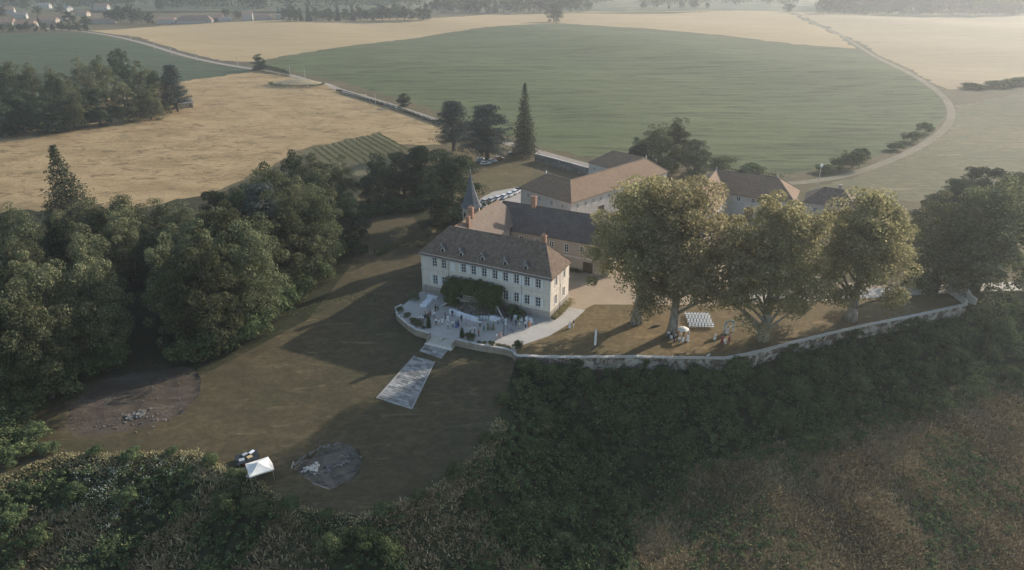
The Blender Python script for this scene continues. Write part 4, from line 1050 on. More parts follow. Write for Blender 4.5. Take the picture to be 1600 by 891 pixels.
# ---- undergrowth of the scarp
def scatter(poly, n, r):
    lo, hi = poly.min(0), poly.max(0); p = lo + r.uniform(0, 1, (int(n*3.5), 2))*(hi-lo)
    return p[inside(poly, p[:,0], p[:,1])][:n]
SCARP_G = np.array([W2(*q) for q in [(-60,790),(90,735),(310,728),(400,770),(480,812),(560,822),(650,800),(740,742),(786,660),(806,598)]] + [WALL[i] - np.array([0, .9]) for i in range(1, len(WALL))] + [WALL[-1]+np.array([4,2.]), np.array([170.,150.])] +
                   [W2(*q) for q in [(1690,570),(1600,610),(1480,640),(1380,670),(1300,705),(1180,715),(1080,745),(1050,790),(990,850),(1000,960),(600,1010),(0,1000),(-120,930)]])
OPEN_L = np.array([W2(*q) for q in [(-120,930),(-60,770),(90,735),(310,728),(400,770),(480,812),(560,822),(760,742),(800,800),(900,980),(0,1000)]])
def lump(p, s=1.0):
    """smooth patchiness of the growth, 0..1"""
    x, y = p[:,0]*s, p[:,1]*s
    return .5 + .25*np.sin(x*.21+1.1*np.sin(y*.13)+1) + .25*np.sin(y*.27+1.4*np.sin(x*.17)+.5)*np.cos(x*.09)
def undergrowth():
    r = np.random.default_rng(71)
    p = scatter(SCARP_G, 3700, r); L = lump(p)
    gap = inside(OPEN_L, p[:,0], p[:,1]) & (lump(p, 1.5) + r.normal(0, .06, len(p)) < .50); p = p[~gap]; L = L[~gap]
    sz = np.where(r.uniform(0, 1, len(p)) < .2, r.uniform(1.3, 2.8, len(p)), r.uniform(.55, 1.15, len(p)))*(.7 + .6*L)
    near_wall = dist_line([tuple(q) for q in WALL], p[:,0], p[:,1]); sz = np.minimum(sz, 1.1 + near_wall*.4); sz = np.minimum(sz, .42 + .16*dist_line([tuple(q) for q in LAWN_EDGE], p[:,0], p[:,1]))
    z = H(p[:,0], p[:,1]); cen, cr = [], []
    for (x, y), zz, s in zip(p, z, sz):
        for _ in range(4): cen.append((x + r.normal(0, s*.55), y + r.normal(0, s*.55), zz + s*r.uniform(.15, .95))); cr.append(s*r.uniform(.38, .68))
    V, col = leaves(r, np.array(cen), np.array(cr), 30, .37, .8, .5, .42)
    g = np.repeat(np.repeat(np.clip(lump(p, 1.7)*.9 + r.normal(0, .18, len(p)), 0, 1), 4), 30*4); col[:, 0] = np.clip(.3*col[:, 0] + .7*g, 0, 1)
    tag(obj("undergrowth", foliage_mesh("undergrowth", V, col, LM['bush'])), "tangled dark green undergrowth covering the scarp below the wall", "undergrowth", kind="stuff")
undergrowth()
def tufts(name, poly, n, hgt, seed, label, wid=.075, keep=None):
    """dry grass: bent blades in tufts"""
    r = np.random.default_rng(seed); p = scatter(poly, n, r)
    if keep is not None: p = p[keep(p)]
    z = H(p[:,0], p[:,1]); k = 7; N = len(p)*k
    c = np.repeat(np.column_stack([p, z]), k, 0); c[:, :2] += r.normal(0, .28, (N, 2))
    a = r.uniform(0, 6.28, N); hh = hgt*r.uniform(.5, 1.3, N)*np.repeat(.45 + 1.1*lump(p, 1.6), k); ln = r.uniform(.35, 1.3, N)*hh
    d = np.stack([np.cos(a), np.sin(a), np.zeros(N)], 1); s = np.stack([-np.sin(a), np.cos(a), np.zeros(N)], 1)*(wid*r.uniform(.6, 1.6, N))[:, None]
    tip = c + d*ln[:, None] + np.array([0, 0, 1])*hh[:, None]*.9
    V = np.stack([c - s, c + s, tip + s*.5, tip - s*.5], 1).reshape(-1, 3)
    col = np.stack([np.repeat(np.clip(lump(p, 1.3)*1.1 - .15 + r.normal(0, .2, len(p)), 0, 1), k), r.uniform(0, 1, N), np.zeros(N), np.ones(N)], 1)
    tag(obj(name, foliage_mesh(name, V, np.repeat(col, 4, 0), LM['dry'])), label, "grass", kind="stuff")
def slope_scrub():
    """low green brambles in the dry grass, in drifts"""
    r = np.random.default_rng(73); p = scatter(DRYG, 2600, r); p = p[(lump(p, .8) + r.normal(0, .12, len(p))) > .62]
    z = H(p[:,0], p[:,1]); s = r.uniform(.4, 1.1, len(p)); cen = np.column_stack([p, z + s*.35])
    V, col = leaves(r, cen, s*.8, 40, .34, .7, .5, .45)
    tag(obj("bramble", foliage_mesh("bramble", V, col, LM['bush'])), "low green brambles drifting through the dry grass slope", "brambles", kind="stuff")
slope_scrub()
tufts("dry_grass", DRYG, 26000, .55, 81, "tall brown dry grass on the slope beyond the bushes")
EDGE_BAND = np.array([W2(*q) for q in [(-40,770),(0,744),(45,728),(92,710),(180,707),(310,706),(352,730),(402,750),(432,772),(482,796),(560,803),(622,790),(682,757),(745,708),(776,655),(795,660),(760,745),(690,795),(620,818),(555,830),(470,822),(400,790),(310,745),(180,735),(95,740),(0,790)]])
tufts("edge_grass", EDGE_BAND, 8000, .20, 82, "fringe of straw-coloured long grass along the lawn's lower edge")
tufts("scarp_grass", OPEN_L, 6500, .42, 83, "brown and straw grass in the gaps between the scarp bushes", .075, lambda p: lump(p, 1.5) < .56)
# ---- shrubs on the scarp that stand out singly
SHR = [(1075,690,2.6),(1130,640,3.0),(1215,665,3.6),(1255,700,3.0),(1290,640,3.2),(1340,610,3.4),(1395,600,3.2),(1440,585,3.0),(1120,600,2.4),(1190,605,2.6),(890,640,2.2),(950,610,2.4),(1010,610,2.6),(1060,605,2.4),
       (870,610,1.9),(1490,560,3.0),(1545,560,3.2),(200,785,2.6),(120,775,2.4),(355,790,2.8),(400,800,2.4),(60,850,2.8),(20,820,2.6),(520,860,3.0),(570,850,2.6),(610,870,2.8),(960,800,2.2),(880,850,2.2),(740,790,2.2)]
_r = np.random.default_rng(77)
for (bx, by) in [(830,585),(865,592),(915,598),(985,596),(1035,594),(1090,592),(1150,585),(1175,640),(1230,575),(1245,620),(1275,585),(1310,565),(1325,640),(1370,570),(1415,555),(1465,540),(1420,640),(1480,590),(1560,520),(1580,590),(845,660),(905,690),(975,670),(1030,650)]: SHR.append((bx, by, 2.4 + 1.6*_r.uniform()))
for i, (bx, by, h) in enumerate(sorted(SHR)):
    x, y = W2(bx, by)
    side = "under the lawn edge" if bx < 700 else "below the long wall"
    n = sum(1 for q in sorted(SHR)[:i] if (q[0] < 700) == (bx < 700))
    plant_tree('b%d' % (i % 3), x, y, h, h*.85, f"{'tall' if h > 2.9 else 'leafy'} green shrub {side}, {nth(n)} counting from the {'wood' if bx < 700 else 'lawn'} side", "shrub", "shrubs on the scarp", "scarp_shrub")
# ---- bushes along the track, by the lane and round the lawns
for i, (bx, by, h, rd) in enumerate([(1332,262,7,4.5),(1345,250,5,3.5),(1312,262,4,4),(1424,222,4.5,4.5),(1445,208,5,4.0),(1400,235,3,4),(1290,270,3,4),(1560,136,4,9),(1590,133,4.5,9),(1520,138,3,8),(1175,268,3,5),(1130,258,3.5,6)]):
    x, y = W2(bx, by)
    plant_tree('b%d' % (i % 3), x, y, h, rd, f"scrubby bush beside the farm track, {ORD[i]} in its straggling row", "bush", "bushes beside the farm track", "track_bush")
for i, (bx, by, h, rd, lab) in enumerate([(690,468,1.0,0,''),(697,463,3.0,1.5,'clipped round bush beside the vine-covered perron, wood side'),(800,493,2.2,1.9,'dark low bush under the ground-floor windows, beside the stairs'),(812,497,1.9,1.8,'dark low bush under the ground-floor windows, towards the corner'),
      (648,468,1.8,1.3,'small dark bush at the far corner of the terrace'),(723,352,3.5,3.0,'pale green bush at the foot of the tower')]):
    if rd:
        x, y = W2(bx, by)
        plant_tree('b%d' % (i % 3), x, y, h, rd, lab, "bush", None, "garden_bush")
def hedge(name, pts, h, w, label, seed, mat='bush', size=.3, dens=26):
    """a continuous clipped hedge or row"""
    r = np.random.default_rng(seed); P = refine(pts, False, w*.45); z = H(P[:,0], P[:,1])
    o = empty(name, (P[0][0], P[0][1], z[0]), 0, label, "hedge")
    cen = []; cr = []
    for p, zz in zip(P, z):
        for q in ((.35, .75) if h > w*.8 else (.5,)):
            cen.append((p[0]-P[0][0] + r.normal(0, w*.12), p[1]-P[0][1] + r.normal(0, w*.12), zz - z[0] + h*q)); cr.append(w*.55*r.uniform(.8, 1.2))
    V, col = leaves(r, np.array(cen), np.array(cr), dens, size, min(1.0, h/w*.6), .3, .5)
    obj("foliage", foliage_mesh("foliage", V, col, LM[mat]), o)
    m = MB()
    for p, zz in list(zip(P, z))[::4]: m.tube([(p[0]-P[0][0], p[1]-P[0][1], zz-z[0]-.1), (p[0]-P[0][0], p[1]-P[0][1], zz-z[0]+h*.5)], .04, 4)
    m.build("stem", M['bark'], o); return o
hedge("field_hedge", px([(404,107),(430,113),(452,119)]), 3.4, 3.5, "dark hedge running from the lone tree towards the mound", 91, 'dark', .5, 50)
hedge("mound_weeds", [MOUND + np.array([17*math.cos(a), 9*math.sin(a)-1.5]) for a in np.linspace(3.0, 6.4, 14)], 1.2, 2.6, "weedy green fringe along the near foot of the pale mound", 99, 'bush', .5, 40)
hedge("lane_hedge", px([(528,143),(570,156),(620,171),(690,196)]), 1.4, 1.6, "low dark hedge along the lane above the tan field", 92, 'dark', .45)
hedge("garden_hedge", px([(590,401),(602,393),(622,386),(645,384),(664,388)]), 1.5, 1.4, "low curved hedge beside the gable of the house", 93)
hedge("field_edge_hedge", px([(1105,262),(1160,270),(1220,277)]), 1.3, 2.4, "scrubby strip along the green field behind the barn", 94, 'bush', .5)
hedge("rear_border", [np.array(locw(x, 26.2)[:2]) for x in (22.5, 30)], .9, .9, "dark flower border at the foot of the rear wing", 95)
hedge("gable_border", [np.array(locw(34.1, y)[:2]) for y in (.8, 3, 5, 7.5, 9.8)], 1.3, 1.3, "straw-coloured shrub border along the sunny gable", 96, 'dry', .28, 40)
hedge("lawn_scrub", px([(480,492),(520,470),(560,463),(590,470)]), .5, 5.0, "patch of rough green growth in the lawn beside the wood", 97, 'bush', .3, 60)
# ---- wisteria over the perron
def wisteria():
    o = locw(0, 0); t = empty("wisteria", (o[0], o[1], 0), HANG, "dense green wisteria arching over the perron and front door", "climbing plant")
    r = np.random.default_rng(61); cen, cr = [], []
    def blob(x, y, z, s, n):
        for _ in range(n): cen.append((x + r.normal(0, s*.40), y + r.normal(0, s*.35), z + r.normal(0, s*.33))); cr.append(s*r.uniform(.42, .66))
    for x in np.arange(8.6, 22.2, .8):
        top = 5.2 - .25*max(0, 11-x) - .9*max(0, x-21.0)
        blob(x, -1.0, top, 1.3, 6); blob(x, -2.6, top-.25, 1.35, 6); blob(x, -3.8, top-1.0, 1.1, 4)
    for z in np.arange(.4, 5, .5):
        blob(8.6, -2.0, z, 1.2, 4); blob(9.4, -3.2, z, 1.25, 5); blob(10.6, -4.2, z*.8, 1.2, 5)
        if z > 1.4: blob(20.2 - (5-z)*.1, -3.6, z, 1.5 - (5-z)*.16, 6); blob(18.2, -3.7, max(z, 2.7), 1.2, 5); blob(21.4, -2.6, max(z, 2.6), 1.2, 4)
        else: blob(20.7, -3.9, z, .65, 3)
    V, col = leaves(r, np.array(cen), np.array(cr), 80, .27, .85, .3, .42, .4)
    obj("foliage", foliage_mesh("foliage", V, col, LM['wisteria']), t)
    for x0, y0 in ((9.8,-3.4),(20.6,-3.8)): MB().tube([(x0,y0,-.1),(x0+.1,y0+.3,2.2),(x0+.5,y0+1.5,4.6),(15,-1.5,5.2)], [.16,.12,.08,.03], 6).build("stem", M['bark'], t)
wisteria()
def vineyard():
    a, b, c, d = [W2(*q) for q in [(478,238),(592,212),(621,228),(600,266)]]
    n = 12
    for i in range(n):
        f = i/(n-1); p = a + (b-a)*(.10 + .9*f); L = (c-b)*1.0; q = p + (W2(621,228)-b)*(1.55 if f > .25 else 1.1)
        r = np.random.default_rng(400+i); P = refine([p, q], False, 1.1); z = H(P[:,0], P[:,1])
        o = empty("vine_row", (p[0], p[1], z[0]), 0, f"trellised row of vines, {ORD[i]} from the tan field side of the vineyard", "vine row", "rows of the small vineyard")
        cen = np.array([(u[0]-p[0], u[1]-p[1], zz-z[0]+.95) for u, zz in zip(P, z)]) + r.normal(0, .12, (len(P), 3))
        V, col = leaves(r, cen, np.full(len(P), .42), 34, .30, 1.0, .3, .5); obj("foliage", foliage_mesh("foliage", V, col, LM['vine']), o)
        m = MB()
        for u, zz in list(zip(P, z))[::4]: m.box(u[0]-p[0]-.05, u[0]-p[0]+.05, u[1]-p[1]-.05, u[1]-p[1]+.05, zz-z[0]-.2, zz-z[0]+1.45)
        m.build("post", M['wood'], o)
vineyard()

def ivy():
    P = refine(WALL, False, 1.0)
    for i, (f, w, lab) in enumerate([(.10,4.5,"ivy patch on the long wall nearest the terrace"),(.235,1.6,"narrow ivy strip on the long wall below the feather flag"),(.40,3.0,"ivy spilling down the long wall below the seated guests"),(.52,5.0,"ivy mass on the long wall by the leaning plane tree"),(.68,6.0,"ivy on the long wall below the gate plane tree"),(.83,7.0,"thick ivy over the long wall towards the gate corner")]):
        r = np.random.default_rng(500+i); k = int(f*len(P)); a = P[k]; d = P[k+1]-P[k]; d /= np.hypot(*d); n = np.array([d[1], -d[0]])
        o = empty("ivy", (a[0], a[1], -2.5), 0, lab, "ivy", "ivy on the long wall"); m = int(w*9)
        u = r.normal(0, w*.32, m); zz = r.uniform(0, 2.6, m)*np.exp(-(u/w)**2*1.5); off = .45 + r.uniform(0, .25, m)
        cen = np.column_stack([d[0]*u + n[0]*off, d[1]*u + n[1]*off, zz])
        V, col = leaves(r, cen, r.uniform(.25, .5, m), 30, .28, 1.0, .2, .5, .3); obj("foliage", foliage_mesh("foliage", V, col, LM['bush']), o)
        MB().tube([(n[0]*.4, n[1]*.4, -.6), (n[0]*.36+d[0]*.4, n[1]*.36+d[1]*.4, 1.2), (n[0]*.34-d[0]*.3, n[1]*.34-d[1]*.3, 2.4)], [.07,.05,.02], 5).build("stem", M['bark'], o)
ivy()

def white_flowers():
    r = np.random.default_rng(520); x, y, z = W(190, 775); o = empty("flowering_bramble", (x, y, z), 0, "white-flowering bramble patch below the lawn edge", "bramble")
    n = 90; q = r.normal(0, 1, (n, 2))*np.array([4.2, 2.6]); zz = H(x+q[:,0], y+q[:,1]) - z; cen = np.column_stack([q, zz + .7])
    V, col = leaves(r, cen, np.full(n, .7), 30, .3, .8, .5, .45); obj("foliage", foliage_mesh("foliage", V, col, LM['bush']), o)
    V, col = leaves(r, cen + np.array([0, 0, .25]), np.full(n, .75), 9, .2, .8, .8, .4); obj("blossom", foliage_mesh("blossom", V, col, leaf_mat('bramble_blossom', (.40,.42,.36), (.55,.56,.5), (.6,.6,.55), .2, .02)), o)
white_flowers()

for i, (bx, by, h) in enumerate([(-25,715,4),(8,700,3.6),(30,716,2.8),(52,690,3.2),(15,668,4.5),(-20,680,5),(75,706,1.8)]):
    x, y = W2(bx, by); plant_tree('b%d' % (i % 3), x, y, h, h*1.05, f"green bush closing off the lawn past the bare earth, {ORD[i]} of the clump", "bush", "bushes closing off the lawn", "lawn_end_bush")
for i, (bx, by, h) in enumerate([(150,708,1.2),(205,716,1.6),(268,708,1.0),(330,722,1.4),(372,748,1.6),(455,792,1.5),(512,806,1.1),(600,802,1.6),(655,778,1.2),(712,742,1.7),(762,690,1.5),(786,628,1.4)]):
    x, y = W2(bx, by); plant_tree('b%d' % (i % 3), x, y, h, h*1.1, f"small bush straggling over the lawn's lower edge, {ORD[i]} counting from the wood", "bush", "bushes along the lawn's lower edge", "edge_bush")
# ------------------------------------------------------------------ walls, steps and paving
def wall_mat(name, pale, dark, brick, lo=.47, hi=.60):
    """old lime plaster fallen off in patches over dark rubble"""
    t = NT(name)
    p = t.ramp(t.noise(.42, 7, .72, t.vec((1,1,1.3)), .8), lo, hi); st = t.ramp(t.noise(1.3, 5, .75, t.vec((1.4,1.4,.25))), .50, .68)
    b = t.ramp(t.noise(2.2, 4, .7), .4, .6)
    c = t.mix(p, pale, t.mix(b, dark, brick)); c = t.mix(t.math('MULTIPLY', st, .55), c, dark)
    t.bsdf(c, .95, .1, t.bump(t.math('ADD', p, t.noise(5, 5)), .6, .06)); return t.m
M['old_wall'] = wall_mat('peeling_wall', (.41,.37,.315), (.075,.07,.056), (.17,.11,.085), .41, .56)
M['rubble'] = wall_mat('rubble_wall', (.33,.285,.23), (.20,.17,.135), (.27,.215,.165), .42, .66)
M['rubble_dark'] = wall_mat('dark_rubble_wall', (.20,.185,.165), (.085,.08,.072), (.14,.125,.11), .40, .62)
M['gate_stone'] = wall_mat('gate_stone', (.50,.47,.42), (.20,.18,.155), (.33,.29,.25), .52, .66)
def wall_run(parent, name, pts, zb, zt, w, mat, step=1.2, wob=.0):
    P = refine(pts, False, step); g = np.gradient(P, axis=0); g /= np.linalg.norm(g, axis=1)[:, None]; n = np.stack([-g[:,1], g[:,0]], 1)*w/2
    zb = np.asarray(zb(P) if callable(zb) else np.full(len(P), zb)); zt = np.asarray(zt(P) if callable(zt) else np.full(len(P), zt))
    if wob: zt = zt + np.random.default_rng(5).normal(0, wob, len(P))
    A, B = P+n, P-n; k = len(P)
    V = np.concatenate([np.column_stack([A, zb]), np.column_stack([B, zb]), np.column_stack([B, zt]), np.column_stack([A, zt])])
    F = [(q*k+i, q*k+i+1, ((q+1) % 4)*k+i+1, ((q+1) % 4)*k+i) for q in range(4) for i in range(k-1)]
    me = bpy.data.meshes.new(name); me.from_pydata(V.tolist(), [], F + [(0,k,2*k,3*k), (3*k+k-1,3*k-1,2*k-1,k-1)]); me.materials.append(mat); me.update()
    return obj(name, me, parent)
def low(P): return H(P[:,0], P[:,1])
def long_wall():
    t = empty("retaining_wall", (WALL[0][0], WALL[0][1], -3.3), 0, "long peeling lime-plastered retaining wall below the dry lawn", "wall")
    def place(o): o.location = (-WALL[0][0], -WALL[0][1], 3.3); return o
    place(wall_run(t, "wall_face", list(WALL), -4.4, .12, .55, M['old_wall'], 1.0))
    P = refine(WALL, False, 1.25)
    for i in range(len(P)-1):
        a, b = P[i], P[i+1]; L = float(np.hypot(*(b-a)))-.03
        c = MB().box(0, L, -.38, .38, .125, .30 + .03*((i*7) % 3)).build("coping_stone", M['gate_stone'], t, (a[0]-WALL[0][0], a[1]-WALL[0][1], 3.3), math.atan2(b[1]-a[1], b[0]-a[0]))
    for f in (.09, .26, .43, .50, .58):
        i = int(f*len(P)); a = P[i]; an = math.atan2(*(P[i+1]-P[i])[::-1])
        MB().box(-.45,.45,-.62,-.28,-4.2,-.35).build("buttress", M['old_wall'], t, (a[0]-WALL[0][0], a[1]-WALL[0][1], 3.3), an)
    i = int(.435*len(P)); a = P[i]; an = math.atan2(*(P[i+1]-P[i])[::-1])
    d = MB().box(-.75,.75,-.36,-.285,-3.3,-.75).build("garden_door", simple('oxblood_door', (.09,.035,.03), .8, .3), t, (a[0]-WALL[0][0], a[1]-WALL[0][1], 3.3), an)
    MB().box(-.95,-.76,-.42,-.28,-3.3,-.6).box(.76,.95,-.42,-.28,-3.3,-.6).box(-.95,.95,-.42,-.28,-.72,-.5).build("door_frame", M['gate_stone'], d)
long_wall()
def terrace_wall():
    t = empty("terrace_wall", (TERR[1][0], TERR[1][1], -1.3), 0, "low curved stone wall edging the gravel terrace", "wall")
    for seg in (TERR[1:7], TERR[7:] + [WALL[0]]):
        o = wall_run(t, "wall_face", seg, lambda P: low(offline(P, -.3))-.5, .26, .5, M['rubble'], .9, .02); o.location = (-TERR[1][0], -TERR[1][1], 1.3)
        c = wall_run(t, "coping", seg, .30, .37, .6, M['gate_stone'], .9); c.location = (-TERR[1][0], -TERR[1][1], 1.3)
terrace_wall()
def steps():
    a, b = np.array(TERR[6]), np.array(TERR[7]); L = float(np.hypot(*(b-a))); d = (b-a)/L; ang = math.atan2(d[1], d[0])
    t = empty("garden_steps", (a[0], a[1], 0), ang, "broad stone steps leading down from the terrace to the lawn", "steps")
    for k in range(5):
        MB().box(.35, L-.35, -.30*(k+1)+.1, -.30*k+.12, -1.9, -.02-.21*k).build("step", M['gate_stone'], t)
    for x in (0.0, L-.34): MB().box(x, x+.34, -1.45, .2, -2.0, .0).build("cheek_wall", M['rubble'], t)
    MB().box(.0, L, -2.3, -1.42, -1.9, -1.02).build("landing", M['trim'], t)
steps()
def paving(name, quad, label, seed, zoff=.05):
    """splayed ramp of roughly squared stones laid with open joints"""
    q = [np.array(W2(*p)) for p in quad]; r = np.random.default_rng(seed)
    o = q[0]; t = empty(name, (o[0], o[1], zat(*o)), 0, label, "paved ramp"); z0 = zat(*o)
    B = lambda u, v: (q[0]*(1-u)*(1-v) + q[1]*u*(1-v) + q[2]*u*v + q[3]*(1-u)*v)
    Lv = np.hypot(*(q[3]-q[0])); nv = int(Lv/.6); V, F = [], []
    for j in range(nv):
        wd = np.hypot(*(B(1, j/nv)-B(0, j/nv))); u = 0.0
        while u < 1:
            du = min(1-u, r.uniform(.7, 1.6)/wd)
            if 1-u-du < .25/wd: du = 1-u
            e = .03; c = [B(u+e/wd, (j+.07)/nv), B(u+du-e/wd, (j+.07)/nv), B(u+du-e/wd, (j+.93)/nv), B(u+e/wd, (j+.93)/nv)]
            h = zoff + r.uniform(0, .07); b = len(V)
            g = [zat(*p)-z0 for p in c]
            V += [(p[0]-o[0], p[1]-o[1], gz-.15) for p, gz in zip(c, g)] + [(p[0]-o[0], p[1]-o[1], gz+h) for p, gz in zip(c, g)]
            F += [tuple(b+i for i in f) for f in ((4,5,6,7),(0,1,5,4),(1,2,6,5),(2,3,7,6),(3,0,4,7))]
            u += du
    me = bpy.data.meshes.new("paving_stones"); me.from_pydata(V, [], F); me.materials.append(M['paving']); me.update()
    tag(obj("paving_stones", me, t), kind="stuff")
    for a, b in ((0,3),(1,2)):
        k = wall_run(t, "kerb", [q[a], q[b]], lambda P: low(P)-.3, lambda P: low(P)+.16, .28, M['paving'], 1.5); k.location = (-o[0], -o[1], -z0)
def paving_mat():
    t = NT('paving'); gi = t.n("ShaderNodeNewGeometry")
    c = t.mix(gi.outputs["Random Per Island"], (.15,.148,.14), (.42,.41,.39)); c = t.mix(t.math('MULTIPLY', t.ramp(t.noise(.6, 5, .7), .45, .65), .4), c, (.20,.19,.17))
    t.bsdf(c, .95, .1, t.bump(t.noise(6, 5), .5, .03)); return t.m
M['paving'] = paving_mat()
paving("stone_ramp", [(665,540),(699,547.5),(688,561),(656,549)], "short upper stretch of stone-paved ramp just below the terrace steps", 1)
paving("stone_ramp", [(647.5,557),(679,565.5),(643,640),(588.6,623)], "long splayed lower ramp of grey paving stones on the lawn", 2)
def stone_wall(name, pts, h, w, label, mat='rubble', wob=.03):
    P = [np.array(p) for p in pts]; z0 = zat(*P[0]); t = empty(name, (P[0][0], P[0][1], z0), 0, label, "wall")
    o = wall_run(t, "wall_face", P, lambda Q: low(Q)-.4, lambda Q: low(Q)+h, w, M[mat], 2.0, wob); o.location = (-P[0][0], -P[0][1], -z0)
    c = wall_run(t, "coping", P, lambda Q: low(Q)+h+.06, lambda Q: low(Q)+h+.16, w+.14, M['gate_stone'], 2.0); c.location = (-P[0][0], -P[0][1], -z0)
stone_wall("enclosure_wall", px([(836,252),(870,261),(919,275)]), 3.0, .6, "dark rubble enclosure wall between the lane and the farm building", 'rubble_dark')
stone_wall("lane_wall", px([(535,146),(590,162),(640,178),(692,197)]), 1.1, .5, "low pale wall following the lane above the tan field", 'rubble')
stone_wall("gate_wing_wall", list(GATE_W), 1.0, .5, "low whitewashed wall from the wall's corner up to the gate", 'gate_stone')
# ------------------------------------------------------------------ the gate
def gate_pier(p, rz, label, flip):
    t = empty("gate_pier", (p[0], p[1], 0), rz, label, "gate pier", "the two gate piers"); s = -1 if flip else 1
    MB().box(-.7,.7,-.7,.7,-.5,4.3).build("pier", M['gate_stone'], t)
    MB().box(-.95,.95,-.95,.95,4.302,4.6).box(-.8,.8,-.8,.8,4.602,4.8).build("cap", M['gate_stone'], t)
    MB().lathe([(.45,4.8),(.25,5.0),(.5,5.3),(.35,5.6),(.08,5.8)], 10).build("urn", M['gate_stone'], t)
    w = MB(); x0, x1 = .71, 4.6
    def bx(a, b, z0, z1): w.box(min(s*a, s*b), max(s*a, s*b), -.28, .28, z0, z1)
    bx(x0, 1.6, -.5, 3.9); bx(1.6, 2.7, -.5, 1.1); bx(1.6, 2.7, 3.0, 3.6); bx(2.7, 3.5, -.5, 3.3)
    w.add([(s*3.5,-.28,-.5),(s*6.2,-.28,-.5),(s*6.2,-.28,1.0),(s*4.6,-.28,1.4),(s*3.9,-.28,2.2),(s*3.5,-.28,3.2),(s*3.5,.28,-.5),(s*6.2,.28,-.5),(s*6.2,.28,1.0),(s*4.6,.28,1.4),(s*3.9,.28,2.2),(s*3.5,.28,3.2)],
          [(0,1,2,3,4,5),(11,10,9,8,7,6)] + [(i,i+6,(i+1) % 6+6,(i+1) % 6) for i in range(6)])
    w.build("wing_wall", M['gate_stone'], t)
    MB().box(min(s*1.56,s*2.74), max(s*1.56,s*2.74), -.34, .34, 1.1, 1.24).build("sill", M['trim'], t)
g0, g1 = W2(1463,449), W2(1486,456.5); ga = math.atan2(g1[1]-g0[1], g1[0]-g0[0])
gate_pier(g1, ga - .25, "tall stone gate pier with scrolled wing wall, on the scarp side of the drive", False)
gate_pier(g0, ga + .1, "tall stone gate pier with scrolled wing wall, on the farm side of the drive", True)
# ------------------------------------------------------------------ poles
def pole(bp, h, label, lamp=False, group=None, arm=True):
    x, y, z = W(*bp); t = empty("utility_pole", (x, y, z), .4, label, "pole", group)
    MB().tube([(0,0,-.6),(0,0,h)], [.17,.11], 8).build("mast", M['pole'], t)
    if lamp: MB().lathe([(.18,h-.25),(.42,h-.05),(.5,h+.35),(.3,h+.75),(.05,h+.9)], 10).build("lantern", M['white'], t); MB().tube([(0,0,h-.5),(.7,0,h-.35)], .05, 5).build("bracket", M['zinc'], t)
    elif arm:
        MB().box(-.9,.9,-.06,.06,h-.35,h-.22).build("crossarm", M['pole'], t)
        for k in (-.75, 0, .75): MB().lathe([(.05,h-.22),(.08,h-.12),(.04,h)], 6, (k, 0)).build("insulator", M['white'], t)
M['pole'] = simple('weathered_pole', (.45,.42,.38), .8, .15)
pole((1274,308), 10.5, "tall pale pole with a white lantern top beside the outhouse", True)
for i, (bx, by, h) in enumerate([(205,66,8),(242,79,8),(268,87,8),(308,95,8),(372,105,8),(454,121,7.5),(477,124,7.5),(587,164,6)]):
    pole((bx, by), h, f"slender pale pole beside the lane, {ORD[i]} from the village", False, "poles along the lane", i < 5)
# ------------------------------------------------------------------ far houses
M['roof_far'] = tile_mat('far_roof', (.24,.16,.12), (.30,.20,.15), (.19,.13,.10)); M['roof_grey'] = tile_mat('far_grey_roof', (.20,.185,.175), (.25,.23,.22), (.15,.14,.135))
def small_house(bp, L, Wd, h, hr, rz, label, wall='plaster_white', roof='roof_far', gable=True, nwin=3, name="house", door=True, group=None):
    x, y, z = W(*bp); t = empty(name, (x, y, z), rz, label, "house" if name == "house" else name.replace("_", " "), group)
    m = MB(); holes = [(L*(i+1)/(nwin+1)-.5, L*(i+1)/(nwin+1)+.5, h*.45, h*.45+1.3) for i in range(nwin)] if nwin else []
    facade(m, (-L/2,-Wd/2), (1,0), L, -.6, h, holes); facade(m, (L/2,-Wd/2), (0,1), Wd, -.6, h); facade(m, (L/2,Wd/2), (-1,0), L, -.6, h); facade(m, (-L/2,Wd/2), (0,-1), Wd, -.6, h)
    if gable:
        for s in (-1, 1): m.add([(s*L/2,-Wd/2,h),(s*L/2,Wd/2,h),(s*L/2,0,hr)], [(0,1,2) if s > 0 else (2,1,0)])
    m.build("wall", M[wall], t)
    for i in range(nwin): window(t, (-L/2,-Wd/2), (1,0), L*(i+1)/(nwin+1), h*.45, 1.0, 1.3, 2, 2)
    rf = roof_mesh(*hip(-L/2, L/2, -Wd/2, Wd/2, h, hr, 0 if gable else Wd/2, 0 if gable else Wd/2), None).build("roof", M[roof], t)
    if L < 16 and gable: chimney(t, L*.28, 0, hr-.9, hr+1.0, .7, .6, 'brick', 0)
    if door: MB().box(L*.36-.5, L*.36+.5, -Wd/2-.05, -Wd/2-.004, -.3, 2.1).build("door", M['wood'], t)
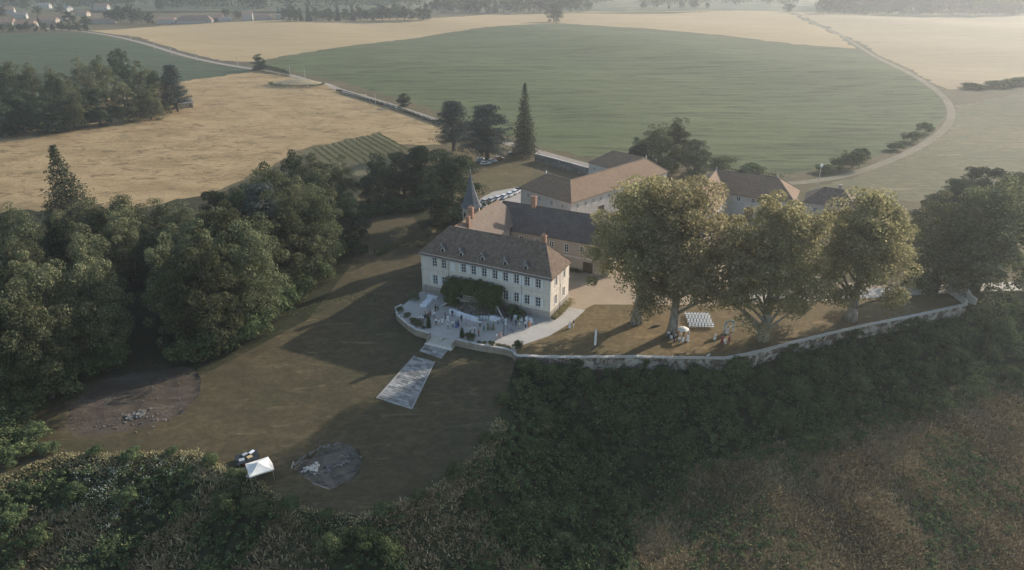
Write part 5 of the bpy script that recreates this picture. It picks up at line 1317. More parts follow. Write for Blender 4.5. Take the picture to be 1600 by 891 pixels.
for a in [((262,37),20,12,5,7.5,.1,"grey open farm shed at the end of the long brown barn",'plaster_far','roof_far',True,2,"shed"),
          ((306,35.5),44,13,3.2,8.5,.06,"very long low farm barn with brown roof behind the wheat",'plaster_far','roof_far',False,5,"far_barn"),
          ((343,33.5),11,10,4.5,8.5,.3,"dark timber barn between the long barn and the white house",'wood','roof_far',True,0,"far_barn"),
          ((352,33.5),15,8,3.2,5.5,.2,"low grey lean-to beside the dark timber barn",'plaster_far','roof_grey',True,1,"shed"),
          ((388,32),12,10,8,11,.25,"tall white farmhouse behind the wheat field",'plaster_far','roof_far',True,2,"house"),
          ((412,30.5),20,9,4,7,.15,"low white farmhouse with orange roof beside the tall one",'plaster_far','roof_far',True,4,"house"),
          ((440,30.5),12,9,6,7,.1,"pale flat-roofed shed at the end of the farm",'plaster_far','roof_grey',True,0,"shed"),
          ((42,43),20,12,4.5,7.5,.15,"white-gabled village house nearest the green crop",'plaster_far','roof_far',True,3,"house"),
          ((5,41),26,13,4.5,8.5,.2,"wide brown-roofed village house at the edge of the view",'plaster_tan','roof_far',True,3,"house"),
          ((160,36.5),30,11,3.5,5.5,.05,"long pale bungalow among the village gardens",'plaster_tan','roof_far',True,5,"house"),
          ((97,33),14,10,4,7,.1,"pale village house with low roof between the garden trees",'plaster_far','roof_far',True,3,"house"),
          ((75,36),24,11,3.8,6.5,.1,"tan-walled village house behind the roadside trees",'plaster_tan','roof_far',True,4,"house"),
          ((15,22),14,10,6,9.5,.4,"white village house with steep gable high up",'plaster_far','roof_far',True,2,"house"),
          ((70,13),18,12,5,8,.2,"pale roofed house near the top of the village",'plaster_far','roof_grey',True,3,"house"),
          ((103,18),16,12,5,8,-.2,"house with pale grey roof in the middle of the village",'plaster_far','roof_grey',True,2,"house"),
          ((160,15),20,12,5,9,.1,"white house with pinkish roof in the upper village",'plaster_far','roof_far',True,3,"house"),
          ((33,29),15,10,4.5,7.5,.3,"small grey-roofed house below the steep gable",'plaster_far','roof_grey',True,2,"house"),
          ((130,25),16,10,4,7,.0,"brown-roofed house above the long bungalow",'plaster_tan','roof_far',True,3,"house"),
          ((540,6),16,11,5,8,.1,"faint pale house on the wooded hillside",'plaster_far','roof_grey',True,2,"house"),
          ((735,18),20,10,4,6.5,.1,"pale farm building among the trees of the far row",'plaster_far','roof_grey',True,2,"far_barn"),
          ((668,29),9,7,3.5,5.5,.2,"small pale house at the end of the wheat field belt",'plaster_far','roof_far',True,1,"house"),
          ((287,168),9,5,2.6,4.2,.55,"little grey hut at the open end of the copse",'rubble','roof_grey',True,1,"hut")]:
    small_house(*a)
# ------------------------------------------------------------------ cars
def paint(name, c): return simple(name, c, .3, .03, 2, 0, .5)
CARP = {'white': paint('white_car_paint', (.58,.59,.60)), 'silver': paint('silver_car_paint', (.42,.43,.45)), 'dark': paint('dark_car_paint', (.03,.035,.045)), 'orange': paint('rust_car_paint', (.35,.12,.05)), 'blue': paint('blue_car_paint', (.06,.10,.18))}
M['tyre'] = simple('tyre', (.02,.02,.02), .9, .1); M['lamp_glass'] = simple('lamp_glass', (.7,.7,.68), .2, .05); M['lamp_red'] = simple('tail_lamp', (.35,.02,.02), .3, .1)
def car_meshes():
    if 'car' in _cache: return _cache['car']
    sec = lambda prof, w: ([(x, s*w*k, z) for s in (-1, 1) for x, z, k in prof])
    low_ = [(-2.1,.35,.95),(2.1,.35,.95),(2.15,.62,.95),(2.0,.80,.97),(1.0,.96,1),(-1.75,.99,1),(-2.1,.88,.97)]
    def loft(prof, w):
        n = len(prof); m = MB(); m.add(sec(prof, w), [tuple(range(n-1,-1,-1)), tuple(range(n, 2*n))] + [(i,(i+1) % n,n+(i+1) % n,n+i) for i in range(n)]); return m
    body = loft(low_, .88)
    roof = loft([(-1.55,1.38,.74),(.15,1.42,.74),(.15,1.47,.72),(-1.5,1.44,.72)], .88)
    for s in (-1, 1):
        for xa, za, xb, zb in ((.95,.96,.15,1.42),(-.45,.97,-.45,1.41),(-1.72,.98,-1.55,1.39)): roof.tube([(xa,s*.80,za),(xb,s*.66,zb)], .045, 4)
    cabin = loft([(.9,.955,.86),(.12,1.40,.71),(-1.5,1.37,.71),(-1.68,.985,.86)], .88)
    wheel = MB().tube([(0,-.10,0),(0,.10,0)], .32, 14); rim = MB().tube([(0,-.112,0),(0,.112,0)], .19, 10)
    hl = MB().box(2.0,2.14,-.17,.17,.62,.76); tl = MB().box(-2.14,-2.06,-.14,.14,.66,.86)
    _cache['car'] = [q.mesh(n, m_) for q, n, m_ in ((body,'body',None),(roof,'roof',None),(cabin,'cabin_glass',M['glass']),(wheel,'tyre',M['tyre']),(rim,'rim',M['zinc']),(hl,'headlight',M['lamp_glass']),(tl,'tail_light',M['lamp_red']))]
    return _cache['car']
def car(bp, rz, colr, label, group):
    x, y, z = W(*bp); t = empty("parked_car", (x, y, z), rz, label, "car", group); me = car_meshes()
    for i in (0, 1):
        o = obj(("body", "roof")[i], me[i], t)
        if not me[i].materials: me[i].materials.append(CARP['white'])
        o.material_slots[0].link = 'OBJECT'; o.material_slots[0].material = CARP[colr]
    obj("cabin_glass", me[2], t)
    for sx in (1.3, -1.3):
        for sy in (-.8, .8): w = obj("wheel", me[3], t, (sx, sy, .32)); obj("rim", me[4], w)
    for sy in (-.6, .6): obj("headlight", me[5], t, (0, sy, 0)); obj("tail_light", me[6], t, (0, sy, 0))
for i, (bx, by, c) in enumerate([(759,317,'silver'),(769,314.5,'silver'),(779,312,'white'),(789,309.5,'white'),(798,306,'white'),(806,302.5,'white'),(812,298.5,'dark')]):
    car((bx, by), 1.05, c, f"{c} car in the parking row behind the wing, {ORD[i]} from the tower", "cars in the parking row")
for bx, by, c, lab in [(752,252,'white','white car under the spreading cedar, farther one'),(759,257.5,'white','white car under the spreading cedar, nearer one'),(769,254,'silver','silver car between the cedar trunk and the orange car'),(780,250,'orange','orange-brown car parked under the cedar'),(800,243,'dark','dark car parked beside the tall spruce')]:
    car((bx, by), .35, c, lab, "cars under the cedar")
# ------------------------------------------------------------------ party tent and dig
M['canvas'] = simple('cream_canvas', (.70,.67,.61), .8, .05, 1.5); M['tarp'] = simple('black_tarpaulin', (.025,.03,.035), .55, .4, 2, .3)
M['plastic'] = simple('grey_plastic', (.35,.36,.38), .5, .2); M['alu'] = simple('aluminium', (.5,.5,.5), .4, .1, 2, 0, .5, .7)
def tent():
    x, y, z = W(408,746); t = empty("gazebo_tent", (x, y, z), .52, "cream pop-up gazebo standing on the lawn edge beside the dig", "tent")
    a, ze, zp = 1.75, 2.15, 3.05
    m = MB(); n = 6
    V = [(0,0,zp)]; F = []
    for s in range(4):
        c0 = [(-a,-a),(a,-a),(a,a),(-a,a)][s]; c1 = [(-a,-a),(a,-a),(a,a),(-a,a)][(s+1) % 4]
        for j in range(1, n+1):
            for i in range(n+1):
                u, v = i/n, j/n; px_, py_ = (c0[0]*(1-u)+c1[0]*u)*v, (c0[1]*(1-u)+c1[1]*u)*v
                V.append((px_, py_, zp - (zp-ze)*v - .16*math.sin(math.pi*v)*(1) - .05*math.sin(math.pi*u)*v))
        b = 1 + s*n*(n+1)
        for i in range(n): F.append((0, b+i, b+i+1))
        for j in range(n-1):
            for i in range(n): F.append((b+j*(n+1)+i, b+(j+1)*(n+1)+i, b+(j+1)*(n+1)+i+1, b+j*(n+1)+i+1))
    m.add(V, F); m.build("canopy", M['canvas'], t, smooth=True)
    v = MB()
    for s in range(4):
        c0 = [(-a,-a),(a,-a),(a,a),(-a,a)][s]; c1 = [(-a,-a),(a,-a),(a,a),(-a,a)][(s+1) % 4]
        v.add([(c0[0],c0[1],ze),(c1[0],c1[1],ze),(c1[0],c1[1],ze-.28),((c0[0]+c1[0])/2,(c0[1]+c1[1])/2,ze-.20),(c0[0],c0[1],ze-.28)], [(0,1,2,3,4)])
    v.build("valance", M['canvas'], t)
    MB().add([(a,-a,ze),(a,a,ze),(a+.5,a+.1,.5),(a+.35,-a*.2,.9)], [(0,1,2,3)]).build("side_flap", M['canvas'], t)
    for sx in (-1, 1):
        for sy in (-1, 1): MB().tube([(sx*(a-.04),sy*(a-.04),-.2),(sx*(a-.04),sy*(a-.04),ze)], .035, 6).build("leg", M['alu'], t)
tent()
def trestle(bp, rz, L, Wd, label, top, name="trestle_table", cat="table", h=.74):
    x, y, z = W(*bp); t = empty(name, (x, y, z), rz, label, cat)
    MB().box(-L/2, L/2, -Wd/2, Wd/2, h-.04, h).build("table_top", top, t)
    for sx in (-1, 1):
        for sy in (-1, 1): MB().tube([(sx*(L/2-.2), sy*(Wd/2-.1), -.05), (sx*(L/2-.35), sy*(Wd/2-.1), h-.04)], .03, 5).build("leg", M['alu'], t)
    return t
def box_thing(name, label, cat, loc, rz, sz, mat, lid=None, group=None):
    t = empty(name, loc, rz, label, cat, group); a, b, c = sz
    MB().add([(-a*.46,-b*.46,0),(a*.46,-b*.46,0),(a*.46,b*.46,0),(-a*.46,b*.46,0),(-a/2,-b/2,c),(a/2,-b/2,c),(a/2,b/2,c),(-a/2,b/2,c)], [(3,2,1,0),(0,1,5,4),(1,2,6,5),(2,3,7,6),(3,0,4,7),(4,5,6,7)]).build("body", mat, t)
    MB().box(-a/2-.03,a/2+.03,-b/2-.03,b/2+.03,c+.001,c+.05).build("lid", lid or mat, t); return t
def dig():
    x, y, z = W(387,719)
    t = trestle((387,719), .52, 3.4, 2.6, "wide low table under black tarpaulin behind the gazebo", M['tarp'], "tarpaulin_table", "table", .62)
    MB().box(-1.78,1.78,-1.38,1.38,.625,.65).build("tarpaulin", M['tarp'], t)
    for k, (dx, dy, s, mt, lab) in enumerate([(-.9,-.5,(.8,.6,.12),M['plastic'],"pale flat finds tray on the tarpaulin table, closest to the wood"),(.35,-.4,(.75,.6,.16),simple('ochre_tray',(.5,.38,.2),.7),"yellowish finds tray on the tarpaulin table, nearest the gazebo"),
                                               (-.2,.75,(.8,.5,.12),M['plastic'],"grey finds tray at the back of the tarpaulin table"),(.9,.8,(.85,.45,.12),M['white'],"white finds tray at the back corner of the tarpaulin table")]):
        c, s_ = math.cos(.52), math.sin(.52)
        box_thing("finds_tray", lab, "tray", (x+c*dx-s_*dy, y+s_*dx+c*dy, z+.655), .52+.2*k, s, mt)
    for bp, s, mt, lab in [((372,741),(.9,.7,.7),M['plastic'],"grey storage crate by the bushes beside the gazebo"),((381,740),(.7,.6,.8),CARP['blue'],"dark blue crate between the grey crate and the gazebo"),((386,733),(.35,.3,.9),simple('red_canister',(.30,.05,.04),.6),"dull red canister behind the gazebo leg"),((391,745),(1.1,.6,.4),M['plastic'],"low grey box at the front leg of the gazebo")]:
        p = W(*bp); box_thing("storage_crate", lab, "crate", tuple(p), .4, s, mt)
    # dug walls and rubble in the pit
    r = np.random.default_rng(17)
    def rubble(name, pts, label, n, sz, mat, spread=.5, cat="stones"):
        P = [np.array(W2(*q)) for q in pts]; line = refine(P, False, .5) if len(P) > 1 else np.array(P); V, F = [], []
        o = line[0]; z0 = zat(*o)
        for _ in range(n):
            c = line[r.integers(0, len(line))] + r.normal(0, spread, 2); s = sz*r.uniform(.4, 1.4); zz = zat(*c)
            q = unit(r.normal(size=(8, 3)))*0; base = np.array([(a, b, d) for a in (-1,1) for b in (-1,1) for d in (-1,1)], float)*np.array([1, r.uniform(.5,1), r.uniform(.4,.8)]) + r.normal(0, .18, (8, 3))
            an = r.uniform(0, 3.14); rot = np.array([[math.cos(an), -math.sin(an), 0],[math.sin(an), math.cos(an), 0],[0,0,1]])
            v = base@rot.T*s*.5 + np.array([c[0]-o[0], c[1]-o[1], zz-z0+s*.18]); b0 = len(V); V += v.tolist()
            F += [tuple(b0+i for i in f) for f in ((0,1,3,2),(4,6,7,5),(0,4,5,1),(2,3,7,6),(0,2,6,4),(1,5,7,3))]
        me = bpy.data.meshes.new(name); me.from_pydata(V, [], F); me.materials.append(mat); me.update()
        tag(obj(name, me, None, (o[0], o[1], z0)), label, cat, kind="stuff")
    rubble("pit_rubble", [(492,741),(515,733),(540,722),(549,717)], "line of uncovered wall stones across the dug pit", 120, .36, M['rubble_dark'], .5)
    rubble("pit_edge_stones", [(464,727),(475,718),(500,704),(535,695)], "dark spoil along the upper edge of the dug pit", 100, .34, M['rubble_dark'], .25)
    rubble("pit_corner_stones", [(490,750),(500,757),(545,738),(556,728)], "loose stones at the lower corner of the dug pit", 30, .3, M['rubble_dark'], .5)
    rubble("chalk_patch", [(482,734),(492,729)], "whitish heap of lime in the dug pit", 60, .35, M['trim'], .45)
    rubble("spoil_heap", [(203,652),(212,650),(222,646)], "small heap of brushwood and rubble on the bare earth", 120, .42, M['rubble_dark'], .5)
    rubble("scattered_rocks", [(130,640),(180,620),(250,610),(290,600)], "scattered pale stones on the bare earth", 40, .2, M['rubble_dark'], 2.2)
    rubble("earth_clods", [(150,660),(200,665),(260,650),(295,625)], "clods along the near side of the bare earth", 60, .24, M['rubble_dark'], 1.6)
    for i, (a, b, lab) in enumerate([((459,733),(490,755.5),"long plank along the near side of the dug pit by the gazebo"),((490,756),(515,765.5),"long plank at the lowest corner of the dug pit"),((458,733),(461,722),"short pale plank at the gazebo end of the dug pit")]):
        p, q = W2(*a), W2(*b); L = float(np.hypot(*(q-p))); c = (p+q)/2; c = c + (c-PIT.mean(0))*.04
        m = MB().box(-L/2, L/2, -.12, .12, 0, .14); t = m.build("edging_plank", M['wood_pale'], None, (c[0], c[1], zat(*c)+.01), math.atan2(*(q-p)[::-1])); tag(t, lab, "plank", "planks round the dig")
M['wood_pale'] = simple('pale_plank', (.30,.255,.20), .85, .2)
dig()
# ------------------------------------------------------------------ terrace furniture
M['linen'] = simple('white_linen', (.74,.75,.77), .85, .04, 2)
def cloth_table(name, label, x, y, L, Wd, rz=0.0, h=.95, group=None):
    o = locw(x, y); t = empty(name, (o[0], o[1], .004), HANG+rz, label, "table", group)
    MB().box(-L/2+.05,L/2-.05,-Wd/2+.05,Wd/2-.05,h-.05,h-.006).build("table_top", M['wood'], t)
    for sx in (-1, 1):
        for sy in (-1, 1): MB().box(sx*(L/2-.12)-.03,sx*(L/2-.12)+.03,sy*(Wd/2-.12)-.03,sy*(Wd/2-.12)+.03,0,h-.05).build("leg", M['wood'], t)
    m = MB(); n = max(8, int((L+Wd)*2/.25)); per = []
    cor = [(-L/2,-Wd/2),(L/2,-Wd/2),(L/2,Wd/2),(-L/2,Wd/2)]
    for s in range(4):
        a, b = cor[s], cor[(s+1) % 4]; k = max(2, int(math.hypot(b[0]-a[0], b[1]-a[1])/.2))
        per += [(a[0]+(b[0]-a[0])*i/k, a[1]+(b[1]-a[1])*i/k) for i in range(k)]
    K = len(per); top = [(p[0],p[1],h) for p in per]; bot = []
    for i, p in enumerate(per):
        f = 1.0 + .05*math.sin(i*1.7)/max(.5, Wd); bot.append((p[0]*(1+.03/L)+ .035*math.sin(i*1.9), p[1]*(1+.05/Wd)+.035*math.cos(i*1.6), .03))
    m.add(top+bot, [tuple(range(K))] + [(i, K+i, K+(i+1) % K, (i+1) % K) for i in range(K)]); m.build("tablecloth", M['linen'], t); return t
for i in range(4): cloth_table("buffet_table", f"long white-draped buffet table under the rock garden, {ORD[i]} from the wood side", 12.7+i*1.95, -7.25-.28*i, 1.8, .8, -.14, .95, "buffet tables below the rock garden")
cloth_table("bar_table", "white-draped bar table at the foot of the stairs", 22.6, -6.0, 2.4, .8)
for i, (x, y) in enumerate([(26.4,-3.5),(27.6,-3.3),(28.9,-3.2),(29.9,-3.3)]): cloth_table("cocktail_table", f"tall white-draped cocktail table near the house corner, {ORD[i]} from the stairs", x, y, .7, .7, .2*i, 1.1, "cocktail tables near the house corner")
for i in range(5): cloth_table("dessert_table", f"pale low draped table at the wood end of the terrace, {ORD[i]} from the house", 4.3 + .15*i, -2.6-1.15*i, 1.5 if i else 2.6, .8, .1*i, .6, "pale tables at the wood end")
def chair_meshes():
    if 'chair' in _cache: return _cache['chair']
    seat = MB().box(-.22,.22,-.22,.22,.43,.47).mesh("seat", M['white']); back = MB().box(-.22,.22,.20,.235,.62,.92)
    back = back.box(-.22,-.18,.205,.23,.47,.62).box(.18,.22,.205,.23,.47,.62).mesh("backrest", M['white']); leg = MB().tube([(0,0,0),(0,0,.43)], .02, 5).mesh("leg", M['white'])
    _cache['chair'] = (seat, back, leg); return _cache['chair']
def chair(x, y, z, rz, label, group):
    t = empty("garden_chair", (x, y, z), rz, label, "chair", group); s, b, l = chair_meshes()
    obj("seat", s, t); obj("backrest", b, t)
    for sx in (-.19,.19):
        for sy in (-.19,.19): obj("leg", l, t, (sx, sy, 0))
def ceremony_chairs():
    p, q, s = [np.array(W2(*a)) for a in [(1076,512),(1111,513),(1084,494)]]
    u = (q-p); L = np.hypot(*u); u /= L; v = np.array([-u[1], u[0]])
    for i in range(7):
        for j in range(8):
            c = p + u*(.25+j*.68) + v*(i*.95) + u*.16*(i % 2)
            chair(c[0], c[1], zat(*c), math.atan2(u[1], u[0]) + .04*math.sin(i*5+j*3) + math.pi, f"white ceremony chair, {ORD[j]} from the plane trunk in the {ORD[i]} row up from the wall", "white ceremony chairs")
ceremony_chairs()
for i, (x, y) in enumerate([(19.6,-6.9),(20.3,-6.75),(21.0,-6.6),(24.3,-5.6),(25.0,-5.3),(30.6,-3.6)]):
    o = locw(x, y); chair(o[0], o[1], .004, HANG + .3*i, f"white chair beside the draped tables, {ORD[i]} from the rock garden", "white chairs on the terrace")
def flag():
    x, y, z = W(928,543); t = empty("feather_flag", (x, y, z), .2, "slim white feather flag standing alone on the dry lawn", "flag")
    MB().tube([(0,0,-.2),(0,0,2.6),(.03,0,3.9),(.12,0,4.2)], [.03,.025,.018,.012], 6).build("pole", M['alu'], t)
    m = MB(); prof = [(.03,.5),(.03,3.9),(.14,4.25),(.34,4.1),(.46,3.6),(.46,.7),(.40,.5)]; k = len(prof)
    m.add([(a,.012,b) for a, b in prof] + [(a,-.012,b) for a, b in prof], [tuple(range(k)), tuple(range(2*k-1,k-1,-1))] + [(i,i+k,(i+1) % k+k,(i+1) % k) for i in range(k)]); m.build("sail", M['linen'], t)
    MB().box(-.35,.35,-.35,.35,0,.05).build("base", M['iron'], t)
flag()
# ---- rock garden, potted shrubs and small terrace planting
def rock_garden():
    o = locw(0, 0); t = empty("rock_garden", (o[0], o[1], 0), HANG, "half-round rock garden with flowers between the perron stairs", "rock garden"); r = np.random.default_rng(66)
    m = MB(); n = 14; pts = [(15.9-4.5*math.cos(a), -2.9-2.9*math.sin(a)) for a in np.linspace(0, math.pi, n)]
    m.add([(15.9,-2.9,1.5)] + [(x*.55+15.9*.45, y*.55-2.9*.45, 1.0) for x, y in pts] + [(x, y, .15) for x, y in pts] + [(x,y,-.2) for x,y in pts], [(0,i,i+1) for i in range(1,n)] + [(i,n+i,n+i+1,i+1) for i in range(1,n)] + [(n+i,2*n+i,2*n+i+1,n+i+1) for i in range(1,n)]); m.build("soil_bank", M['rubble_dark'], t)
    for k in range(60):
        a = r.uniform(.05, math.pi-.05); q = r.uniform(.25, 1.0); s = r.uniform(.12,.34); x, y = 15.9-4.5*q*math.cos(a), -2.9-2.9*q*math.sin(a); z = 1.5-1.3*q
        MB().add([(x+s*dx*r.uniform(.7,1.2), y+s*dy*r.uniform(.7,1.2), z+s*dz*.7) for dx in (-1,1) for dy in (-1,1) for dz in (-1,1)], [(0,1,3,2),(4,6,7,5),(0,4,5,1),(2,3,7,6),(0,2,6,4),(1,5,7,3)]).build("rock", M['rubble'], t)
    cen = [(15.9-4.3*q*math.cos(a), -2.9-2.8*q*math.sin(a), 1.75-1.25*q) for a, q in zip(r.uniform(.1, 3.04, 70), r.uniform(.2, 1, 70))]
    V, col = leaves(r, np.array(cen), np.full(70, .38), 40, .2, .8, .5, .5); obj("flowers", foliage_mesh("flowers", V, col, LM['flower']), t)
rock_garden()
TREE['cy'] = (conifer(260, 2.6, .42, 8, .16, 'dark', .03, .55, .05, 14), 2.6, .42)
for i, (bx, by, k, h, rd, lab) in enumerate([(670,512,'cy',3.0,.24,'slim dark cypress on the terrace beside the steps, wood side'),(722,527,'cy',2.0,.22,'small dark cypress on the terrace beside the steps, house side'),(734,530,'b0',1.5,1.2,'round clipped bush beside the small cypress'),
     (625,487,'b1',1.3,.9,'bush at the far bend of the terrace wall'),(636,495,'b2',1.0,.9,'low bush along the terrace wall, next to the bend'),(647,505,'b0',1.3,1.1,'dark shrub along the terrace wall, middle of the row'),(655,509,'b1',1.1,1.0,'dark shrub along the terrace wall, nearest the cypress'),
     (748,537,'b2',.6,.6,'tiny bush on the wall side of the terrace, nearest the steps'),(757,538,'b0',.7,.6,'tiny bush on the wall side of the terrace, second from the steps'),(768,540,'b1',1.1,.8,'small bush on the wall side of the terrace, before the dry flowers'),(808,546,'b2',1.8,1.3,'round dark bush at the end of the terrace wall'),
     (662,513,'b1',.5,.5,'tiny plant at the foot of the slim cypress')]):
    x, y = W2(bx, by); plant_tree(k, x, y, h, rd, lab, "bush", None, "cypress" if k == 'cy' else "terrace_shrub", None, .004)
hedge("flower_border", px([(776,540),(788,542),(797,545)]), .5, .6, "orange-brown dry flower border behind the terrace wall", 98, 'dry', .2, 50)
# ------------------------------------------------------------------ the wedding guests
SK = {c: simple('skin_%s' % c, v, .6, .06) for c, v in (('light', (.52,.34,.25)), ('tan', (.36,.22,.15)))}
CLO = {c: simple('cloth_%s' % c, v, .85, .08, 4) for c, v in dict(white=(.74,.74,.74), black=(.02,.02,.024), navy=(.03,.045,.11), grey=(.25,.25,.26), blue=(.10,.16,.34), olive=(.16,.15,.10), red=(.26,.05,.05), orange=(.42,.17,.06), beige=(.48,.38,.28), pink=(.50,.30,.28), lilac=(.38,.34,.46), teal=(.10,.2,.22)).items()}
HAIR = {c: simple('hair_%s' % c, v, .7, .2) for c, v in dict(brown=(.06,.035,.02), black=(.015,.012,.01), fair=(.30,.2,.1), grey=(.3,.3,.3)).items()}
M['shoe'] = simple('shoe', (.03,.025,.022), .6, .1)
def body_mesh(pose):
    """one continuous skinned figure; material slots: 0 skin 1 top 2 bottom 3 hair 4 shoes"""
    V, E_, Rd = [], [], []
    def v(p, r, par=None):
        V.append(p); Rd.append(r); i = len(V)-1
        if par is not None: E_.append((par, i))
        return i
    sit = pose == 'sit'; dz = -.42 if sit else 0.0
    pel = v((0,0,.98+dz), (.155,.12)); ab = v((0,.0,1.12+dz), (.145,.105), pel); ch = v((0,.01,1.32+dz), (.175,.12), ab); nk0 = v((0,.015,1.46+dz), (.085,.075), ch)
    nk = v((0,.0,1.53+dz), (.055,.06), nk0); hd = v((0,-.02,1.60+dz), (.075,.088), nk); h2 = v((0,-.01,1.68+dz), (.082,.102), hd); v((0,.0,1.755+dz), (.055,.07), h2)
    v((0,-.125,1.645+dz), (.014,.014), hd)
    for s in (-1, 1): v((s*.092,.005,1.64+dz), (.012,.02), hd)
    for s in (-1, 1):
        sh = v((s*.19,.015,1.41+dz), (.07,.07), ch)
        if pose == 'stand' or (pose == 'drink' and s < 0) : el, wr, hn = (s*.25,.03,1.14+dz), (s*.26,-.04,.90+dz), (s*.262,-.06,.82+dz)
        elif sit: el, wr, hn = (s*.24,-.04,1.14+dz), (s*.16,-.26,1.02+dz), (s*.14,-.33,1.0+dz)
        else: el, wr, hn = (s*.25,.0,1.14+dz), (s*.20,-.24,1.20+dz), (s*.18,-.30,1.24+dz)
        e = v(el, (.047,.047), sh); w = v(wr, (.032,.03), e); h = v(hn, (.04,.022), w)
        d = np.array(hn)-np.array(wr); d = d/np.linalg.norm(d); side = np.array([0,1.,0]) if abs(d[1]) < .6 else np.array([s*1.,0,0])
        for k in range(4): v(tuple(np.array(hn) + d*(.085-.012*abs(k-1.3)) + side*(-.03+.02*k)), (.009,.009), h)
        v(tuple(np.array(hn) + d*.03 - side*.055), (.010,.010), h)
        hp = v((s*.095,0,.90+dz), (.10,.105), pel)
        if sit: kn, an, to = (s*.12,-.42,.50), (s*.12,-.42,.09), (s*.12,-.58,.04)
        else: kn, an, to = (s*.105,-.015,.50), (s*.11,.02,.09), (s*.125,-.15,.035)
        k_ = v(kn, (.066,.066), hp); c = v(tuple(np.array(kn)*.6+np.array(an)*.4 + np.array([0,.02,0])), (.06,.06), k_); a = v(an, (.042,.045), c); v(to, (.042,.03), a)
    me = bpy.data.meshes.new("body_cage"); me.from_pydata(V, E_, []); o = bpy.data.objects.new("body_cage", me); C.objects.link(o)
    sk = o.modifiers.new("skin", 'SKIN'); sk.use_smooth_shade = True
    for i, sv in enumerate(me.skin_vertices[0].data): sv.radius = Rd[i]; sv.use_root = (i == 0)
    sb = o.modifiers.new("sub", 'SUBSURF'); sb.levels = 1; sb.render_levels = 1
    dg = bpy.context.evaluated_depsgraph_get(); out = bpy.data.meshes.new_from_object(o.evaluated_get(dg)); bpy.data.objects.remove(o); bpy.data.meshes.remove(me)
    out.name = "body"; out.materials.clear()
    for m_ in (SK['light'], CLO['white'], CLO['black'], HAIR['brown'], M['shoe']): out.materials.append(m_)
    idx = []
    for p in out.polygons:
        x, y, z = p.center; zz = z - dz; k = 1
        if zz > 1.49 and abs(x) < .15: k = 3 if (zz > 1.71 or (y > .03 and zz > 1.56)) else 0
        elif (abs(x) > .13 and not sit and ((pose == 'stand' or x < 0) and zz < .93 and zz > .70)) or (pose == 'drink' and x > 0 and y < -.2 and zz > 1.1) or (sit and y < -.24 and zz > .95): k = 0
        elif z < .085: k = 4
        elif zz < 1.0 or (sit and z < .62): k = 2
        idx.append(k)
    out.polygons.foreach_set("material_index", idx); out.update(); return out
BODY = {p: body_mesh(p) for p in ('stand', 'drink', 'sit')}
def skirt_mesh(longd):
    k = 18; m = MB(); prof = [(.17,1.16),(.185,1.02),(.225,.86),(.25,.62),(.30,.38),(.36,.10)] if longd else [(.17,1.16),(.185,1.02),(.225,.86),(.25,.68),(.27,.50)]
    vs = []
    for j, (r_, z) in enumerate(prof):
        for i in range(k): a = 2*math.pi*i/k; q = r_*(1 + .06*math.sin(a*6)*j/5); vs.append((q*math.cos(a), q*.82*math.sin(a), z))
    m.add(vs, [(i*k+j, i*k+(j+1) % k, (i+1)*k+(j+1) % k, (i+1)*k+j) for i in range(len(prof)-1) for j in range(k)]); return m.mesh("dress_skirt", CLO['white'], smooth=True)
SKIRT = {True: skirt_mesh(True), False: skirt_mesh(False)}
def hair_mesh():
    m = MB(); n, k = 6, 10; vs = []
    for j in range(n+1):
        t = j/n*2.2
        for i in range(k): a = 2*math.pi*i/k; r_ = .098*math.sin(min(t, 1.57)) ; vs.append((r_*math.cos(a), .015 + .112*math.sin(min(t,1.57))*math.sin(a), 1.70 + .105*math.cos(t) - (.10*max(0, t-1.57) if math.sin(a) > -.2 else -.03)))
    m.add(vs, [(j*k+i, (j+1)*k+i, (j+1)*k+(i+1) % k, j*k+(i+1) % k) for j in range(n) for i in range(k) if not (j >= 3 and math.sin(2*math.pi*(i+.5)/k) < -.35)]); return m.mesh("hair", HAIR['brown'], smooth=True)
HAIRM = hair_mesh()
def person(pos, face, pose, top, bot, hair, label, group, dress=None, h=1.0, skin='light'):
    t = empty("person", pos, face, label, "person", group); t.scale = (h, h, h)
    b = obj("body", BODY[pose], t)
    for i, m_ in enumerate((SK[skin], CLO[top], SK[skin] if dress else CLO[bot], HAIR[hair], M['shoe'])): b.material_slots[i].link = 'OBJECT'; b.material_slots[i].material = m_
    hz = obj("hair", HAIRM, t, (0, 0, -.42 if pose == 'sit' else 0)); hz.material_slots[0].link = 'OBJECT'; hz.material_slots[0].material = HAIR[hair]
    if dress:
        d = obj("dress_skirt", SKIRT[dress == 'long'], t); d.material_slots[0].link = 'OBJECT'; d.material_slots[0].material = CLO[top]
    return t
GT = "guests on the terrace"; GC = "guests at the ceremony lawn"
